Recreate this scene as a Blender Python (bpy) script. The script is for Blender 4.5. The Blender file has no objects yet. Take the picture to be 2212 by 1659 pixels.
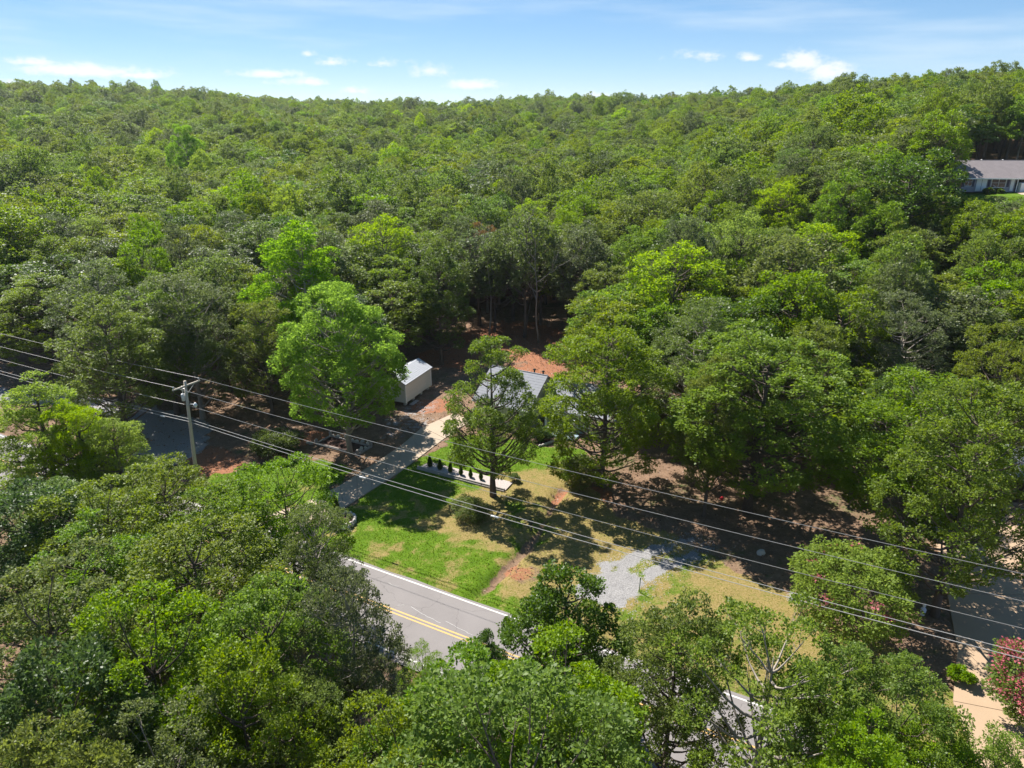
import bpy, math, random
import numpy as np
from mathutils import Vector, Matrix, Euler

SC = bpy.context.scene
COL = SC.collection
R = math.radians

# ------------------------------------------------------------------ camera
CAM_H, PITCH = 33.0, 20.9
cam_data = bpy.data.cameras.new('camera')
cam_data.sensor_width = 36.0
cam_data.lens = 36.0 * 1560.0 / 2212.0
cam_data.clip_start = 0.5
cam_data.clip_end = 20000.0
cam = bpy.data.objects.new('camera', cam_data)
cam.location = (0, 0, CAM_H)
cam.rotation_euler = (R(90 - PITCH), 0, 0)
COL.objects.link(cam)
SC.camera = cam

# ------------------------------------------------------------------ sun + sky
SUN_EL = R(52.0)
SUN_DIR = Vector((-0.62 * math.cos(SUN_EL), 0.785 * math.cos(SUN_EL), math.sin(SUN_EL))).normalized()
sun_l = bpy.data.lights.new('sun', 'SUN')
sun_l.energy = 5.0
sun_l.angle = R(0.53)
sun_l.color = (1.0, 0.955, 0.88)
sun = bpy.data.objects.new('sun', sun_l)
sun.rotation_euler = SUN_DIR.to_track_quat('Z', 'Y').to_euler()
sun.location = SUN_DIR * 300
COL.objects.link(sun)

world = bpy.data.worlds.new('World')
SC.world = world
world.use_nodes = True


class NT:
    """small helper to write node graphs"""
    def __init__(self, tree):
        self.t = tree
        tree.nodes.clear()

    def n(self, kind, inputs=None, **props):
        nd = self.t.nodes.new(kind)
        for k, v in props.items():
            setattr(nd, k, v)
        for k, v in (inputs or {}).items():
            sock = nd.inputs[k]
            if isinstance(v, bpy.types.NodeSocket):
                self.t.links.new(v, sock)
            else:
                sock.default_value = v
        return nd

    def math(self, op, a, b=0.0, c=0.0, clamp=False):
        return self.n('ShaderNodeMath', {0: a, 1: b, 2: c}, operation=op, use_clamp=clamp).outputs[0]

    def mix(self, f, a, b, blend='MIX'):
        nd = self.n('ShaderNodeMix', data_type='RGBA', blend_type=blend)
        for i, v in ((0, f), (6, a), (7, b)):
            if isinstance(v, bpy.types.NodeSocket):
                self.t.links.new(v, nd.inputs[i])
            else:
                nd.inputs[i].default_value = v if i == 0 or len(v) == 4 else (*v, 1)
        return nd.outputs[2]

    def noise(self, vec, scale, detail=4, rough=0.55):
        return self.n('ShaderNodeTexNoise', {'Vector': vec, 'Scale': scale, 'Detail': detail, 'Roughness': rough}).outputs[0]

    def ramp(self, f, stops, interp='LINEAR'):
        nd = self.n('ShaderNodeValToRGB', {0: f})
        nd.color_ramp.interpolation = interp
        el = nd.color_ramp.elements
        while len(el) < len(stops):
            el.new(0.5)
        for e, (p, c) in zip(el, stops):
            e.position = p
            e.color = c if len(c) == 4 else (*c, 1)
        return nd.outputs[0]

    def maprange(self, v, a, b, c=0.0, d=1.0, smooth=True):
        nd = self.n('ShaderNodeMapRange', {0: v, 1: a, 2: b, 3: c, 4: d})
        nd.interpolation_type = 'SMOOTHSTEP' if smooth else 'LINEAR'
        return nd.outputs[0]


def build_sky():
    g = NT(world.node_tree)
    sky = g.n('ShaderNodeTexSky', sky_type='NISHITA')
    sky.sun_disc = False
    sky.sun_elevation = SUN_EL
    sky.sun_rotation = math.atan2(SUN_DIR.x, SUN_DIR.y)
    sky.altitude = 100
    sky.air_density = 0.6
    sky.dust_density = 0.0
    sky.ozone_density = 6.0
    tc = g.n('ShaderNodeTexCoord')
    d = g.n('ShaderNodeVectorMath', {0: tc.outputs['Generated']}, operation='NORMALIZE').outputs[0]
    xyz = g.n('ShaderNodeSeparateXYZ', {0: d})
    X, Y, Z = xyz.outputs
    az = g.math('ARCTAN2', X, Y)                      # 0 = looking along +Y, to the right positive
    el = g.math('ARCSINE', Z)
    # --- low cumulus: each puff an ellipse in azimuth / elevation, broken up by noise
    v = g.n('ShaderNodeCombineXYZ', {0: az, 1: g.math('MULTIPLY', el, 1.7), 2: 0.0}).outputs[0]
    n1 = g.noise(v, 34.0, 6, 0.62)
    n2 = g.noise(v, 110.0, 4, 0.6)
    wob = g.math('ADD', g.math('MULTIPLY', g.math('SUBTRACT', n1, 0.5), 1.5),
                 g.math('MULTIPLY', g.math('SUBTRACT', n2, 0.5), 0.7))
    total = None
    for (a, e, sa, se, w) in CLOUDS:
        da = g.math('DIVIDE', g.math('SUBTRACT', az, R(a)), R(sa))
        de0 = g.math('SUBTRACT', el, R(e))
        up = g.math('DIVIDE', de0, R(se))
        dn = g.math('DIVIDE', de0, R(se * 0.6))
        de = g.math('MAXIMUM', up, g.math('MULTIPLY', dn, -1.0))
        r2 = g.math('ADD', g.math('MULTIPLY', da, da), g.math('MULTIPLY', de, de))
        m = g.math('MULTIPLY', g.math('SUBTRACT', 1.25, g.math('SQRT', r2)), w)
        total = m if total is None else g.math('MAXIMUM', total, m)
    # the same kind of puffs carry on all round the horizon
    ring_n = g.noise(v, 7.0, 3, 0.5)
    ring = g.math('MULTIPLY', g.maprange(ring_n, 0.60, 0.72), g.maprange(g.math('ABSOLUTE', az), R(48), R(58)))
    ring = g.math('MULTIPLY', ring, g.math('MULTIPLY', g.maprange(el, R(1.0), R(4)), g.maprange(el, R(12), R(7))))
    total = g.math('MAXIMUM', total, g.math('SUBTRACT', g.math('MULTIPLY', ring, 1.2), 0.4))
    cum = g.maprange(g.math('ADD', total, g.math('MULTIPLY', wob, 1.3)), 0.0, 1.05)
    # --- thin high streaks
    sv = g.n('ShaderNodeCombineXYZ', {0: g.math('ADD', az, g.math('MULTIPLY', el, 1.6)), 1: g.math('MULTIPLY', el, 9.0), 2: 3.3}).outputs[0]
    s1 = g.noise(sv, 3.2, 6, 0.55)
    streak = g.math('MULTIPLY', g.maprange(s1, 0.46, 0.74), 0.42)
    streak = g.math('MULTIPLY', streak, g.maprange(el, R(60), R(20)))
    gam = g.n('ShaderNodeGamma', {0: sky.outputs[0], 1: 0.55}).outputs[0]
    gam = g.n('ShaderNodeHueSaturation', {'Saturation': 1.4, 'Color': gam}).outputs[0]
    c = g.mix(streak, gam, (2.5, 2.95, 3.35))
    c = g.mix(g.math('MULTIPLY', cum, 0.80), c, (3.45, 3.45, 3.5))
    bg = g.n('ShaderNodeBackground', {'Color': c, 'Strength': SKY_STRENGTH})
    out = g.n('ShaderNodeOutputWorld')
    g.t.links.new(bg.outputs[0], out.inputs[0])


SKY_STRENGTH = 0.138
CLOUDS = [  # azimuth, elevation, half width, half height (degrees), weight
    (-28.35, 2.18, 4.06, 0.54, 1.0),
    (-25.43, 2.02, 2.1, 0.34, 0.9),
    (-31.28, 2.67, 1.62, 0.32, 0.8),
    (-32.78, 1.25, 1.09, 0.42, 0.9),
    (-17.38, 2.22, 2.49, 0.41, 0.95),
    (-14.94, 1.71, 1.92, 0.36, 0.85),
    (-14.36, 3.5, 0.57, 0.27, 0.6),
    (-12.76, 3.02, 1.35, 0.48, 0.6),
    (-9.2, 3.0, 1.05, 0.45, 0.65),
    (-5.92, 2.47, 1.61, 0.61, 0.65),
    (-2.58, 1.55, 2.1, 0.47, 0.95),
    (-11.29, 1.15, 1.25, 0.28, 0.5),
    (12.66, 3.41, 1.9, 0.47, 0.5),
    (16.59, 3.23, 0.92, 0.38, 0.8),
    (20.26, 2.82, 1.61, 0.86, 1.1),
    (21.95, 2.22, 1.58, 0.8, 1.05),
    (18.93, 2.73, 0.96, 0.38, 0.8),
    (6.25, 0.85, 1.14, 0.28, 0.6),
]
build_sky()

SC.view_settings.view_transform = 'Standard'
SC.view_settings.look = 'None'
SC.view_settings.gamma = 1.0
SC.view_settings.exposure = 1.22
try:
    SC.view_settings.use_curve_mapping = False
except Exception:
    pass
cy = SC.cycles
cy.max_bounces = 8
cy.diffuse_bounces = 5
cy.glossy_bounces = 2
cy.transmission_bounces = 3
cy.transparent_max_bounces = 4
cy.use_denoising = True
try:
    cy.denoiser = 'OPENIMAGEDENOISE'
    cy.denoising_input_passes = 'RGB_ALBEDO_NORMAL'
    cy.denoising_prefilter = 'ACCURATE'
except Exception:
    pass
SC.render.film_transparent = False


# ------------------------------------------------------------------ helpers
def put(ob, parent=None):
    COL.objects.link(ob)
    if parent is not None:
        ob.parent = parent
    return ob


def tag(ob, label=None, cat=None, group=None, kind=None):
    if label: ob['label'] = label
    if cat: ob['category'] = cat
    if group: ob['group'] = group
    if kind: ob['kind'] = kind
    return ob


def empty(name, loc=(0, 0, 0), rz=0.0, label=None, cat=None, group=None):
    e = bpy.data.objects.new(name, None)
    e.empty_display_size = 0.5
    e.location = loc
    e.rotation_euler = (0, 0, rz)
    COL.objects.link(e)
    return tag(e, label, cat, group)


class MB:
    """collects vertices and faces, builds ONE mesh object"""
    def __init__(self):
        self.v, self.f, self.mi = [], [], []

    def add(self, vs, fs, mi=0):
        b = len(self.v)
        self.v += [tuple(p) for p in vs]
        self.f += [tuple(i + b for i in q) for q in fs]
        self.mi += [mi] * len(fs)
        return self

    def box(self, c, s, rz=0.0, mi=0, bev=0.0, rx=0.0, ry=0.0):
        hx, hy, hz = s[0] / 2, s[1] / 2, s[2] / 2
        M = Euler((rx, ry, rz)).to_matrix()
        C = Vector(c)
        if bev <= 0:
            P = [(-hx, -hy, -hz), (hx, -hy, -hz), (hx, hy, -hz), (-hx, hy, -hz),
                 (-hx, -hy, hz), (hx, -hy, hz), (hx, hy, hz), (-hx, hy, hz)]
            F = [(0, 3, 2, 1), (4, 5, 6, 7), (0, 1, 5, 4), (1, 2, 6, 5), (2, 3, 7, 6), (3, 0, 4, 7)]
        else:
            b = bev
            P = [(-hx, -hy, -hz), (hx, -hy, -hz), (hx, hy, -hz), (-hx, hy, -hz),
                 (-hx, -hy, hz - b), (hx, -hy, hz - b), (hx, hy, hz - b), (-hx, hy, hz - b),
                 (-hx + b, -hy + b, hz), (hx - b, -hy + b, hz), (hx - b, hy - b, hz), (-hx + b, hy - b, hz)]
            F = [(0, 3, 2, 1), (8, 9, 10, 11)]
            for i in range(4):
                j = (i + 1) % 4
                F += [(i, j, 4 + j, 4 + i), (4 + i, 4 + j, 8 + j, 8 + i)]
        return self.add([C + M @ Vector(p) for p in P], F, mi)

    def tube(self, pts, rad, sides=6, mi=0, cap=True):
        pts = [Vector(p) for p in pts]
        n = len(pts)
        rads = rad if hasattr(rad, '__len__') else [rad] * n
        b = len(self.v)
        for i, p in enumerate(pts):
            t = (pts[min(i + 1, n - 1)] - pts[max(i - 1, 0)]).normalized()
            a = t.cross(Vector((0, 0, 1)) if abs(t.z) < 0.95 else Vector((1, 0, 0))).normalized()
            c = t.cross(a).normalized()
            for k in range(sides):
                w = 2 * math.pi * k / sides
                self.v.append(tuple(p + (a * math.cos(w) + c * math.sin(w)) * rads[i]))
        for i in range(n - 1):
            for k in range(sides):
                q = (k + 1) % sides
                self.f.append((b + i * sides + k, b + i * sides + q, b + (i + 1) * sides + q, b + (i + 1) * sides + k))
                self.mi.append(mi)
        if cap:
            self.f.append(tuple(b + k for k in reversed(range(sides)))); self.mi.append(mi)
            self.f.append(tuple(b + (n - 1) * sides + k for k in range(sides))); self.mi.append(mi)
        return self

    def lathe(self, prof, c=(0, 0, 0), sides=12, mi=0):
        b = len(self.v)
        for (r, z) in prof:
            for k in range(sides):
                w = 2 * math.pi * k / sides
                self.v.append((c[0] + r * math.cos(w), c[1] + r * math.sin(w), c[2] + z))
        for i in range(len(prof) - 1):
            for k in range(sides):
                q = (k + 1) % sides
                self.f.append((b + i * sides + k, b + i * sides + q, b + (i + 1) * sides + q, b + (i + 1) * sides + k))
                self.mi.append(mi)
        self.f.append(tuple(b + k for k in reversed(range(sides)))); self.mi.append(mi)
        self.f.append(tuple(b + (len(prof) - 1) * sides + k for k in range(sides))); self.mi.append(mi)
        return self

    def mesh(self, name, mats, smooth=False):
        me = bpy.data.meshes.new(name)
        me.from_pydata(self.v, [], self.f)
        for m in (mats if isinstance(mats, (list, tuple)) else [mats]):
            me.materials.append(m)
        me.polygons.foreach_set('material_index', self.mi)
        if smooth:
            me.polygons.foreach_set('use_smooth', [True] * len(self.f))
        me.update()
        return me

    def build(self, name, mats, parent=None, smooth=False):
        return put(bpy.data.objects.new(name, self.mesh(name, mats, smooth)), parent)


def stone_mesh(name, rng, sx, sy, sz, mat):
    """a squarish rock, about 40 triangles"""
    vs, fs = [], []
    rings, sides = [(-1.0, 0.75), (-0.3, 1.0), (0.45, 0.92), (1.0, 0.55)], 7
    for (h, r) in rings:
        for k in range(sides):
            w = 2 * math.pi * k / sides + rng.uniform(-.15, .15)
            q = r * rng.uniform(0.82, 1.12)
            vs.append((sx * q * math.cos(w) / 2, sy * q * math.sin(w) / 2, sz * (h + rng.uniform(-.12, .12)) / 2))
    for i in range(len(rings) - 1):
        for k in range(sides):
            q = (k + 1) % sides
            fs.append((i * sides + k, i * sides + q, (i + 1) * sides + q, (i + 1) * sides + k))
    fs.append(tuple(range(sides))[::-1]); fs.append(tuple((len(rings) - 1) * sides + k for k in range(sides)))
    return MB().add(vs, fs).mesh(name, mat)


# ------------------------------------------------------------------ materials
def new_mat(name):
    m = bpy.data.materials.new(name)
    m.use_nodes = True
    return m, NT(m.node_tree)


def finish(g, shader):
    o = g.n('ShaderNodeOutputMaterial')
    g.t.links.new(shader, o.inputs[0])


def plain(name, col, rough=0.7, var=0.12, scale=6.0, spec=0.3, metal=0.0, bump=0.0, streak=None):
    m, g = new_mat(name)
    tc = g.n('ShaderNodeTexCoord')
    vec = tc.outputs['Object']
    if streak:
        vec = g.n('ShaderNodeMapping', {0: vec, 3: streak}).outputs[0]
    n = g.noise(vec, scale, 5, 0.6)
    oi = g.n('ShaderNodeObjectInfo')
    f = g.math('ADD', g.math('MULTIPLY', g.math('SUBTRACT', n, 0.5), 2 * var * 1.6),
               g.math('MULTIPLY', g.math('SUBTRACT', oi.outputs['Random'], 0.5), var * 1.2))
    f = g.math('ADD', f, 1.0)
    c = g.n('ShaderNodeVectorMath', {0: (*col,), 'Scale': f}, operation='SCALE').outputs[0]
    kw = {'Base Color': c, 'Roughness': rough, 'Specular IOR Level': spec, 'Metallic': metal}
    if bump:
        b = g.n('ShaderNodeBump', {'Strength': bump, 'Distance': 0.02, 'Height': n})
        kw['Normal'] = b.outputs[0]
    p = g.n('ShaderNodeBsdfPrincipled', kw)
    finish(g, p.outputs[0])
    return m


def leaf_mat(name, dark, mid, light, trans, tr_amt=0.42, rough=0.42, spec=0.45, hue_j=0.02, val_j=0.35):
    m, g = new_mat(name)
    at = g.n('ShaderNodeAttribute', attribute_name='leafvar')
    oi = g.n('ShaderNodeObjectInfo')
    rnd = oi.outputs['Random']
    r2 = g.math('FRACT', g.math('MULTIPLY', rnd, 7.31))
    c = g.ramp(at.outputs['Fac'], [(0.0, dark), (0.5, mid), (1.0, light)])
    tcol = g.mix(0.75, c, trans)
    outs = []
    for cc in (c, tcol):
        hsv = g.n('ShaderNodeHueSaturation', {
            'Hue': g.math('ADD', 0.5, g.math('MULTIPLY', g.math('SUBTRACT', rnd, 0.5), 2 * hue_j)),
            'Saturation': g.math('ADD', 1.0, g.math('MULTIPLY', g.math('SUBTRACT', r2, 0.5), 0.25)),
            'Value': g.math('ADD', 1.0, g.math('MULTIPLY', g.math('SUBTRACT', r2, 0.5), val_j)),
            'Color': cc})
        outs.append(hsv.outputs[0])
    p = g.n('ShaderNodeBsdfPrincipled', {'Base Color': outs[0], 'Roughness': rough, 'Specular IOR Level': spec})
    t = g.n('ShaderNodeBsdfTranslucent', {'Color': outs[1]})
    mx = g.n('ShaderNodeMixShader', {0: tr_amt, 1: p.outputs[0], 2: t.outputs[0]})
    finish(g, mx.outputs[0])
    return m


LEAF = {
    'oak': leaf_mat('oak_leaves', (0.050, 0.080, 0.009), (0.099, 0.142, 0.017), (0.178, 0.222, 0.040), (0.34, 0.45, 0.020), hue_j=0.014, spec=0.25, rough=.5, tr_amt=.38),
    'bright': leaf_mat('bright_leaves', (0.055, 0.102, 0.008), (0.102, 0.168, 0.014), (0.168, 0.238, 0.028), (0.33, 0.50, 0.018), hue_j=0.010, spec=0.25, rough=.5, tr_amt=.38),
    'lime': leaf_mat('lime_leaves', (0.080, 0.165, 0.003), (0.130, 0.255, 0.004), (0.180, 0.315, 0.006), (0.37, 0.62, 0.004), tr_amt=0.46, spec=0.06, rough=.6, hue_j=0.004, val_j=0.1),
    'grey': leaf_mat('grey_green_leaves', (0.052, 0.074, 0.022), (0.096, 0.122, 0.042), (0.180, 0.208, 0.092), (0.23, 0.31, 0.05), spec=0.3, rough=0.48, hue_j=0.010, tr_amt=.38),
    'dark': leaf_mat('dark_leaves', (0.030, 0.058, 0.009), (0.054, 0.096, 0.014), (0.100, 0.150, 0.026), (0.17, 0.28, 0.022), spec=0.3, rough=0.45, tr_amt=0.36),
    'yellow': leaf_mat('yellow_green_leaves', (0.095, 0.165, 0.008), (0.155, 0.240, 0.014), (0.210, 0.300, 0.026), (0.46, 0.64, 0.018), tr_amt=0.44, hue_j=0.006, spec=.15, rough=.55),
    'rust': leaf_mat('rust_leaves', (0.085, 0.045, 0.014), (0.17, 0.080, 0.028), (0.22, 0.135, 0.040), (0.30, 0.14, 0.04), spec=.15),
    'pink': leaf_mat('pink_blossom', (0.42, 0.06, 0.095), (0.56, 0.115, 0.155), (0.62, 0.20, 0.22), (0.66, 0.18, 0.20), tr_amt=0.40, spec=0.1, hue_j=0.004),
}
BARK = plain('bark', (0.115, 0.092, 0.075), 0.9, 0.25, 5.0, 0.1, bump=0.5, streak=(4, 4, 0.7))
BARK_PALE = plain('pale_bark', (0.27, 0.235, 0.20), 0.9, 0.2, 4.0, 0.1, bump=0.4, streak=(3, 3, 0.6))

M = {
    'wood_pole': plain('weathered_pole_wood', (0.42, 0.37, 0.30), 0.85, 0.15, 9, 0.15, bump=0.3, streak=(5, 5, 0.4)),
    'metal': plain('galvanised_metal', (0.55, 0.56, 0.57), 0.45, 0.08, 9, 0.5, metal=0.6),
    'pale_metal': plain('pale_grey_paint', (0.62, 0.63, 0.63), 0.45, 0.06, 9, 0.5),
    'wire': plain('bare_aluminium_wire', (0.30, 0.29, 0.275), 0.5, 0.05, 3, 0.4, metal=0.25),
    'cable': plain('grey_cable_sheath', (0.34, 0.33, 0.32), 0.6, 0.08, 3, 0.3),
    'ceramic': plain('insulator_ceramic', (0.52, 0.50, 0.48), 0.25, 0.05, 8, 0.5),
    'glass': plain('dark_glass', (0.03, 0.035, 0.04), 0.12, 0.1, 2, 0.6),
    'shingle': plain('grey_shingle', (0.235, 0.24, 0.262), 0.85, 0.12, 3.0, 0.2, bump=0.2),
    'shingle_mauve': plain('mauve_grey_shingle', (0.20, 0.175, 0.175), 0.85, 0.14, 1.2, 0.2),
    'shingle_pale': plain('pale_shed_shingle', (0.42, 0.43, 0.46), 0.7, 0.1, 4.0, 0.25),
    'white': plain('white_trim', (0.78, 0.78, 0.76), 0.5, 0.04, 6, 0.35),
    'vinyl': plain('pale_beige_vinyl', (0.56, 0.55, 0.50), 0.55, 0.05, 5, 0.3),
    'sage': plain('sage_siding', (0.40, 0.43, 0.33), 0.6, 0.06, 5, 0.3),
    'bluegrey': plain('blue_grey_slab', (0.20, 0.27, 0.31), 0.6, 0.06, 5, 0.3),  # even blue-grey tone of the porch slab
    'lavender': plain('pale_lavender_siding', (0.30, 0.29, 0.33), 0.6, 0.06, 5, 0.3),
    'shutter': plain('navy_shutter', (0.035, 0.035, 0.065), 0.5, 0.1, 5, 0.3),
    'brick': plain('brown_brick', (0.20, 0.105, 0.075), 0.85, 0.2, 14, 0.2),
    'beige': plain('beige_stucco', (0.42, 0.36, 0.29), 0.8, 0.08, 5, 0.2),
    'dark': plain('dark_parts_and_shade', (0.035, 0.033, 0.032), 0.8, 0.2, 4, 0.2),  # near-black of small dark parts, and of the carport's painted shade
    'red': plain('red_plastic', (0.45, 0.02, 0.03), 0.4, 0.08, 5, 0.4),
    'timber': plain('grey_landscape_timber', (0.30, 0.27, 0.25), 0.85, 0.2, 7, 0.15, bump=0.3),
    'stone': plain('pale_field_stone', (0.45, 0.41, 0.37), 0.85, 0.2, 6, 0.2, bump=0.3),
    'mulch': plain('dark_mulch', (0.075, 0.045, 0.036), 0.95, 0.4, 18, 0.1, bump=0.5),
    'green_metal': plain('green_steel', (0.03, 0.10, 0.05), 0.5, 0.1, 5, 0.3),
    'porcelain': plain('pale_blue_ceramic', (0.55, 0.60, 0.75), 0.4, 0.08, 9, 0.4),
}


def concrete_mat(name, col, var, crack=False):
    m, g = new_mat(name)
    tc = g.n('ShaderNodeTexCoord')
    v = tc.outputs['Object']
    big = g.noise(v, 0.45, 4, 0.6)
    fine = g.noise(v, 14.0, 5, 0.7)
    f = g.math('ADD', g.math('MULTIPLY', g.math('SUBTRACT', big, 0.5), var), g.math('MULTIPLY', g.math('SUBTRACT', fine, 0.5), var * 0.8))
    c = g.n('ShaderNodeVectorMath', {0: col, 'Scale': g.math('ADD', 1.0, f)}, operation='SCALE').outputs[0]
    stain = g.maprange(g.noise(v, 0.9, 5, 0.7), 0.60, 0.75)
    c = g.mix(g.math('MULTIPLY', stain, 0.30), c, tuple(x * 0.55 for x in col))
    if crack:
        d = g.n('ShaderNodeVectorMath', {0: v, 1: g.n('ShaderNodeVectorMath', {0: g.n('ShaderNodeTexNoise', {'Vector': v, 'Scale': 1.3}).outputs[1], 'Scale': 0.9}, operation='SCALE').outputs[0]}, operation='ADD').outputs[0]
        vo = g.n('ShaderNodeTexVoronoi', {'Vector': d, 'Scale': 0.28}, feature='DISTANCE_TO_EDGE')
        k = g.maprange(vo.outputs[0], 0.010, 0.002)
        c = g.mix(g.math('MULTIPLY', k, 0.45), c, tuple(x * 0.5 for x in col))
    b = g.n('ShaderNodeBump', {'Strength': 0.25, 'Distance': 0.01, 'Height': fine})
    p = g.n('ShaderNodeBsdfPrincipled', {'Base Color': c, 'Roughness': 0.85, 'Specular IOR Level': 0.25, 'Normal': b.outputs[0]})
    finish(g, p.outputs[0])
    return m


ASPHALT = concrete_mat('weathered_asphalt', (0.180, 0.164, 0.160), 0.34, True)
CONCRETE = concrete_mat('driveway_concrete', (0.34, 0.268, 0.20), 0.25)
LOT = concrete_mat('lot_concrete', (0.33, 0.235, 0.155), 0.3)


def worn_paint(name, col):
    m, g = new_mat(name)
    tc = g.n('ShaderNodeTexCoord')
    n = g.noise(tc.outputs['Object'], 7.0, 6, 0.75)
    w = g.maprange(n, 0.50, 0.66)
    c = g.mix(g.math('MULTIPLY', w, 0.6), col, (0.22, 0.21, 0.21))
    p = g.n('ShaderNodeBsdfPrincipled', {'Base Color': c, 'Roughness': 0.7})
    finish(g, p.outputs[0])
    return m


PAINT_W = worn_paint('worn_white_paint', (0.50, 0.48, 0.45))
PAINT_F = worn_paint('faint_crack_fill', (0.40, 0.39, 0.38))
PAINT_Y = worn_paint('worn_yellow_paint', (0.50, 0.29, 0.075))

# ------------------------------------------------------------------ terrain
U = Vector((0.880, -0.475, 0))        # along the road, to the right
N = Vector((0.475, 0.880, 0))         # away from the road, to the back
ROAD0 = Vector((-0.4, 41.2, 0))       # a point on the far white edge line


def sstep(a, b, t):
    t = np.clip((t - a) / (b - a), 0, 1)
    return t * t * (3 - 2 * t)


def seg_dist(x, y, pts):
    best = np.full(np.shape(x), 1e9)
    for (ax, ay), (bx, by) in zip(pts[:-1], pts[1:]):
        dx, dy = bx - ax, by - ay
        t = np.clip(((x - ax) * dx + (y - ay) * dy) / (dx * dx + dy * dy), 0, 1)
        best = np.minimum(best, np.hypot(x - ax - t * dx, y - ay - t * dy))
    return best


def inpoly(x, y, poly):
    """signed distance, positive inside"""
    x = np.asarray(x, float); y = np.asarray(y, float)
    ins = np.zeros(x.shape, bool)
    n = len(poly)
    for i in range(n):
        (x1, y1), (x2, y2) = poly[i], poly[(i + 1) % n]
        if y1 == y2: continue
        cond = ((y1 > y) != (y2 > y)) & (x < (x2 - x1) * (y - y1) / (y2 - y1) + x1)
        ins ^= cond
    d = seg_dist(x, y, list(poly) + [poly[0]])
    return np.where(ins, d, -d)


DITCH = [(-2.3, 43.7), (-0.6, 46.6), (1.2, 49.6), (2.4, 52.5), (3.5, 56.0), (4.6, 59.0)]


def terrain(x, y):
    x = np.asarray(x, float); y = np.asarray(y, float)
    r = np.hypot(x, y)
    az = np.degrees(np.arctan2(x, np.maximum(y, 1e-3)))
    front = sstep(20, 60, y)
    a = sstep(3.0, 33.0, az) * front
    hill = a * (18.6 * sstep(80, 150, r) + 0.036 * np.clip(r - 158, 0, 220))
    left = sstep(-6, -38, az)
    far = front * (13 * sstep(230, 500, r) + (6 + 11 * left) * sstep(420, 720, r)) * (1 - 0.55 * a)
    far = far + front * 6 * sstep(90, 260, r) * (1 - a) * (0.5 + 0.5 * left) * 0.5
    far = far + front * (2.2 * np.sin(x * 0.017 + 0.6) + 1.6 * np.sin(x * 0.043 + y * 0.01)) * sstep(380, 620, r)
    roll = 1.2 * np.sin(x * 0.031 + 1.3) * np.cos(y * 0.027) * sstep(90, 160, r)
    z = hill + far + roll
    # shallow eroded ditch across the front lawn, swale along the road
    dd = seg_dist(x, y, DITCH)
    z = z - 0.38 * np.exp(-(dd / 0.55) ** 2)
    s = (x - ROAD0.x) * N.x + (y - ROAD0.y) * N.y
    z = z - 0.16 * np.exp(-((s - 2.6) / 0.9) ** 2) * (r < 90)
    z = z - 0.10 * sstep(0.9, 0.3, s) * sstep(-8.2, -7.6, s)
    return z


def tz(x, y):
    return float(terrain(np.array([x]), np.array([y]))[0])


rngn = np.random.default_rng(5)


def lattice(x, y, s, seed):
    """cheap value noise 0..1"""
    g = np.random.default_rng(seed).random((257, 257))
    u, v = x / s + 1000.0, y / s + 1000.0
    i, j = np.floor(u).astype(int), np.floor(v).astype(int)
    fu, fv = u - i, v - j
    fu, fv = fu * fu * (3 - 2 * fu), fv * fv * (3 - 2 * fv)
    i, j = i % 256, j % 256
    return (g[i, j] * (1 - fu) * (1 - fv) + g[i + 1, j] * fu * (1 - fv) + g[i, j + 1] * (1 - fu) * fv + g[i + 1, j + 1] * fu * fv)


LAWN = [(-34, 58.8), (-18, 50.6), (-0.4, 41.1), (20, 30.3), (28, 26.0), (27.5, 33.5), (25, 38), (20, 43.2), (16.5, 47.5),
        (13.5, 51.5), (10, 54), (8.0, 57.5), (7.0, 62), (7.5, 67.5), (3.0, 68.6), (-1.5, 71), (-6.2, 70.2), (-10.6, 62.9), (-14.6, 56.2),
        (-16.5, 59.5), (-15.5, 63.2), (-19, 65.2), (-24, 64.5), (-28, 62)]
GRAVEL = [(4.8, 43.2), (8.2, 42.0), (9.6, 43.9), (11.2, 45.9), (14.6, 48.3), (16.2, 49.6), (14.6, 51.2), (12.2, 50.2), (9.6, 48.6), (7.4, 47.4), (5.9, 45.6)]
WESTDRIVE = [(-41.5, 60.6), (-37.3, 59.3), (-33.6, 63.5), (-31.6, 68), (-33.4, 74), (-43, 79.5), (-56, 83.5), (-70, 86), (-71, 82), (-55, 79), (-43, 74.5), (-38.6, 69.2)]
HILL_LAWN = [(70, 118), (118, 112), (150, 150), (120, 175), (80, 160)]
PARKPATCH = [(-14.4, 70.0), (-11.2, 69.3), (-9.9, 73.5), (-8.4, 76.2), (-9.2, 82.5), (-12.4, 80), (-14.6, 75)]
DRYPATCH = [(-2.8, 58.0, 2.6), (0.6, 60.0, 2.8), (2.6, 60.4, 2.6), (4.6, 58.0, 3.0), (-3.4, 55.8, 2.4), (-5.6, 54.2, 1.8), (2.2, 48.2, 2.4), (5.4, 52.6, 3.4), (7.8, 51.0, 3.0),
            (4.6, 48.0, 2.6), (9.8, 53.0, 3.0), (-1.4, 50.2, 1.8), (-3.8, 51.6, 1.7), (-1.8, 53.0, 2.2), (6.2, 62.4, 2.6), (17.8, 45.0, 2.2), (20.2, 42.0, 2.2), (13.0, 51.6, 2.4),
            (17, 37, 1.6), (19.5, 39.0, 2.0), (0.9, 45.4, 1.6), (3.4, 45.2, 1.6), (12.0, 41.5, 1.2), (23, 38, 2), (14.5, 45.5, 1.3)]
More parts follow.
